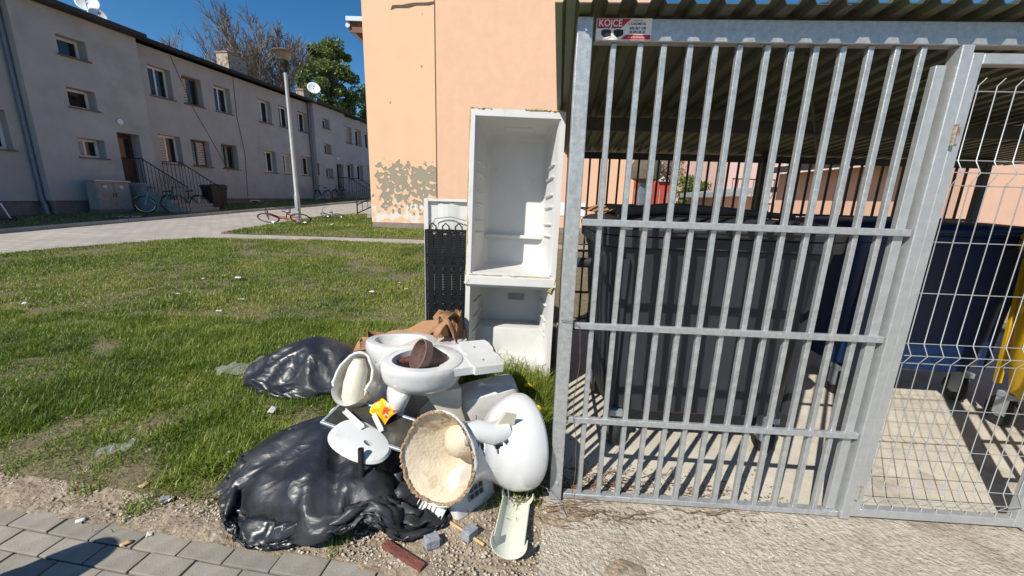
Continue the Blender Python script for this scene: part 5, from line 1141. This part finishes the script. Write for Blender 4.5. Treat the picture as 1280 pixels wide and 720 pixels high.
# wires near the toilet
wi = MB().tube(squig((.10, 1.80, .06), (.30, 1.62, .03), 8, .02, 3, -.06), .002, 5).tube(squig((.0, 1.66, .10), (.16, 1.74, .10), 8, .02, 5, .05), .002, 5).tube(squig((-.02, 1.72, .2), (.02, 1.62, .07), 6, .02, 6), .002, 5)
tag(wi.build('loose_wire', M['stone'], smooth=60), 'tangled thin grey wire around the toilet and gutter length', 'wire')

# ------------------------------------------------------------------ cardboard
def card_box(label, loc, rz, w, d, h, seed, flaps=True):
    c = thing('cardboard_box', label, 'box', loc, (0, 0, rz)); g = random.Random(seed)
    for nm, A, B in (('front_side', (-w/2, -d/2), (w/2, -d/2)), ('side', (w/2, -d/2), (w/2, d/2)), ('back_side', (w/2, d/2), (-w/2, d/2)), ('side', (-w/2, d/2), (-w/2, -d/2))):
        n = 10; P = [[Vector((A[0]+(B[0]-A[0])*i/n+g.uniform(-.006, .006), A[1]+(B[1]-A[1])*i/n+.012*math.sin(i*1.3+j), (h*(1+.16*math.sin(i*.7+seed)+g.uniform(-.05, .05)) if j == 3 else h*j/3))) for i in range(n+1)] for j in range(4)]
        o = MB().grid(P).build(nm, M['cardboard'], c); o.modifiers.new('t', 'SOLIDIFY').thickness = .005
    n = 8
    if not flaps: return
    P = [[Vector((-w/2+w*i/n+.02*j, -d/2-.05*j, h*(1+.10*math.sin(i*.7+seed))-.002+[0, .045, .05, .02][j]+.018*math.sin(i*1.1+j*.8))) for i in range(n+1)] for j in range(4)]
    o = MB().grid(P).build('flap', M['cardboard'], c, smooth=60); o.modifiers.new('t', 'SOLIDIFY').thickness = .005
    P = [[Vector((-w/2+.04+(w-.06)*i/n, d/2-.10*j, h*1.02+[.0, .06, .10, .09][j]+.02*math.sin(i*1.4+j))) for i in range(n+1)] for j in range(4)]
    o = MB().grid(P).build('flap', M['cardboard'], c, smooth=60); o.modifiers.new('t', 'SOLIDIFY').thickness = .005
cs = MB(); NU = 16
def cz(u, v): return Vector((-1.20+.66*u+.03*v, 2.80+.26*v, .36+.17*u**1.3+[.0, .055, .085, .06, .0][int(round(v*4))]*(.7+.5*u)+.012*math.sin(u*17+v*3)+.03*(u > .9)))
cs.grid([[cz(i/NU, j/4) for i in range(NU+1)] for j in range(5)])
o = cs.build('cardboard_sheet', M['cardboard'], None, smooth=25); o.modifiers.new('t', 'SOLIDIFY').thickness = .006
tag(o, 'torn folded sheet of brown cardboard lying on top behind the toilets', 'cardboard')
card_box('crushed brown cardboard box under the torn cardboard sheet', (-.86, 2.96, Tz(-.86, 2.96)), R(6), .60, .24, .32, 1, False)
card_box('small brown cardboard carton squeezed against the fridge', (-.44, 2.72, Tz(-.44, 2.72)), R(-12), .17, .2, .52, 5)

# ------------------------------------------------------------------ small litter
for x, y, rz, lb in ((-.325, 1.445, .5, 'grey cube of stone on the dirt near the red-brown bar'), (-.16, 1.495, .9, 'grey cube of stone resting against the wooden stick')):
    me = MB().box(-.032, .032, -.024, .024, 0, .045); tag(me.build('stone_block', M['stone'], None, (x, y, Tz(x, y)+.010), (0, .08, rz), bevel=.005), lb, 'stone', 'grey stone blocks')
tag(MB().tube([(-.29, 1.585, .030), (-.19, 1.52, .028), (-.09, 1.45, .026)], .007, 8).build('wooden_stick', M['wood'], smooth=60), 'thin pale wooden stick lying on the dirt', 'stick')
tag(MB().box(-.115, .115, -.018, .018, 0, .022).build('iron_bar', M['rustred'], None, (-.435, 1.385, .016), (0, 0, R(-30)), bevel=.004), 'red-brown rusty bar lying on the edge of the pavers', 'bar')
lit = random.Random(6)
def scrap(x, y, s, m, name, label, cat, group, z=None):
    n = 4; P = [[Vector((s*(i-1.5)/1.5*(1+.2*lit.random()), s*.7*(j-1.5)/1.5, s*.35*lit.random())) for i in range(n)] for j in range(n)]
    o = MB().grid(P).build(name, m, None, (x, y, (Tz(x, y) if z is None else z)+.03), (lit.uniform(-.2, .2), lit.uniform(-.2, .2), lit.uniform(0, 6)), smooth=60)
    o.modifiers.new('t', 'SOLIDIFY').thickness = .0015
    return tag(o, label, cat, group)
for x, y in ((-3.4, 4.76), (-4.46, 5.93), (-4.62, 5.71), (-4.33, 4.91), (-5.34, 6.56), (-4.17, 5.82), (-5.67, 4.37), (-1.71, 5.82), (-1.52, 5.49), (-1.94, 5.28), (-3.35, 4.3)):
    scrap(x, y, lit.uniform(.02, .038), M['paper'], 'paper_scrap', 'white scrap of paper lying in the lawn grass', 'paper', 'paper scraps on the lawn', Tz(x, y)+.03)
for x, y in ((-5.98, 12.98), (-5.31, 12.7)): scrap(x, y, .07, M['paper'], 'paper_scrap', 'white scrap of paper in the grass by the peach house', 'paper', 'paper scraps by the peach house', Tz(x, y)+.03)
scrap(-1.6, 2.39, .028, M['paper'], 'paper_scrap', 'white scrap of paper in the grass between the two bin bags', 'paper', None, Tz(-1.6, 2.39)+.02)
scrap(-1.59, 1.98, .022, M['paper'], 'paper_scrap', 'small white paper scrap at the grass edge beside the big bag', 'paper', None, Tz(-1.6, 2)+.01)
for x, y, z in ((-1.97, 1.515, .015), (-1.61, 1.47, .0), (-1.68, 1.66, .015)): scrap(x, y, .016, M['paper'], 'paper_scrap', 'tiny white chip lying at the edge of the pavers', 'paper', 'white chips at the pavers', z-.018)
scrap(-1.66, 1.41, .017, M['wood'], 'wood_chip', 'yellowish chip of wood lying on the pavers', 'wood chip', None, -.012)
scrap(-1.87, 1.73, .02, M['foam'], 'foam_crumb', 'yellow crumb of foam on the gravel by the grass', 'foam', None, Tz(-1.87, 1.73)-.008)
st_ = MB().box(-.02, .02, -.013, .013, 0, .02); tag(st_.build('pebble_stone', M['stone'], None, (-1.70, 1.655, Tz(-1.7, 1.655)+.004), (.1, .1, .6), bevel=.005), 'single grey pebble on the gravel strip', 'stone')
# clear plastic film on the grass
mt_, N_, L_, b_n = nodes_of('clear_film'); b_n.inputs['Base Color'].default_value = (.9, .9, .9, 1); b_n.inputs['Roughness'].default_value = .15; b_n.inputs['Alpha'].default_value = .13
for (x, y, s, lb) in ((-2.2, 3.0, .22, 'crumpled clear plastic film on the grass beside the smaller bag'), (-2.25, 1.98, .10, 'small piece of clear plastic film near the lawn edge')):
    P = np.array([[(s*(i/12-.5)*1.5, s*(j/12-.5), 0) for i in range(13)] for j in range(13)]).reshape(-1, 3); P[:, 2] = s*.22*np.abs(fbm(P*9/s*.3+s, 5, 4)); P[:, :2] += s*.12*np.stack([fbm(P*8, 6), fbm(P*8, 7)], 1)
    idx = np.arange(169).reshape(13, 13); F = np.stack([idx[:-1, :-1].ravel(), idx[1:, :-1].ravel(), idx[1:, 1:].ravel(), idx[:-1, 1:].ravel()], 1)
    tag(new_obj('plastic_film', mesh_np('plastic_film', P, F, mt_, True), None, (x, y, Tz(x, y)+.035), (0, 0, .5)), lb, 'plastic film')
# dandelions
for i, (x, y, h) in enumerate(((.12, 2.40, .27), (.17, 2.22, .24), (.08, 2.22, .21), (.15, 2.08, .16))):
    d = thing('dandelion', 'yellow dandelion flowering in the tall grass by the shed post', 'flower', (x, y, Tz(x, y)), (0, 0, i), 'dandelions by the post')
    MB().tube([(0, 0, 0), (.008, 0, h*.6), (.004, -.01, h)], .0025, 6).build('stem', M['leaf'], d)
    m = MB()
    for ly in range(3):
        for k in range(14): a = k*.449+ly*.2; q = .024-.005*ly; m.add([(.004, -.01, h), (.004+q*math.cos(a-.15), -.01+q*math.sin(a-.15), h+.004+.005*ly), (.004+q*1.15*math.cos(a), -.01+q*1.15*math.sin(a), h+.003+.005*ly), (.004+q*math.cos(a+.15), -.01+q*math.sin(a+.15), h+.004+.005*ly)], [(0, 1, 2, 3)])
    m.build('flower_head', M['yellow'], d, recalc=False)
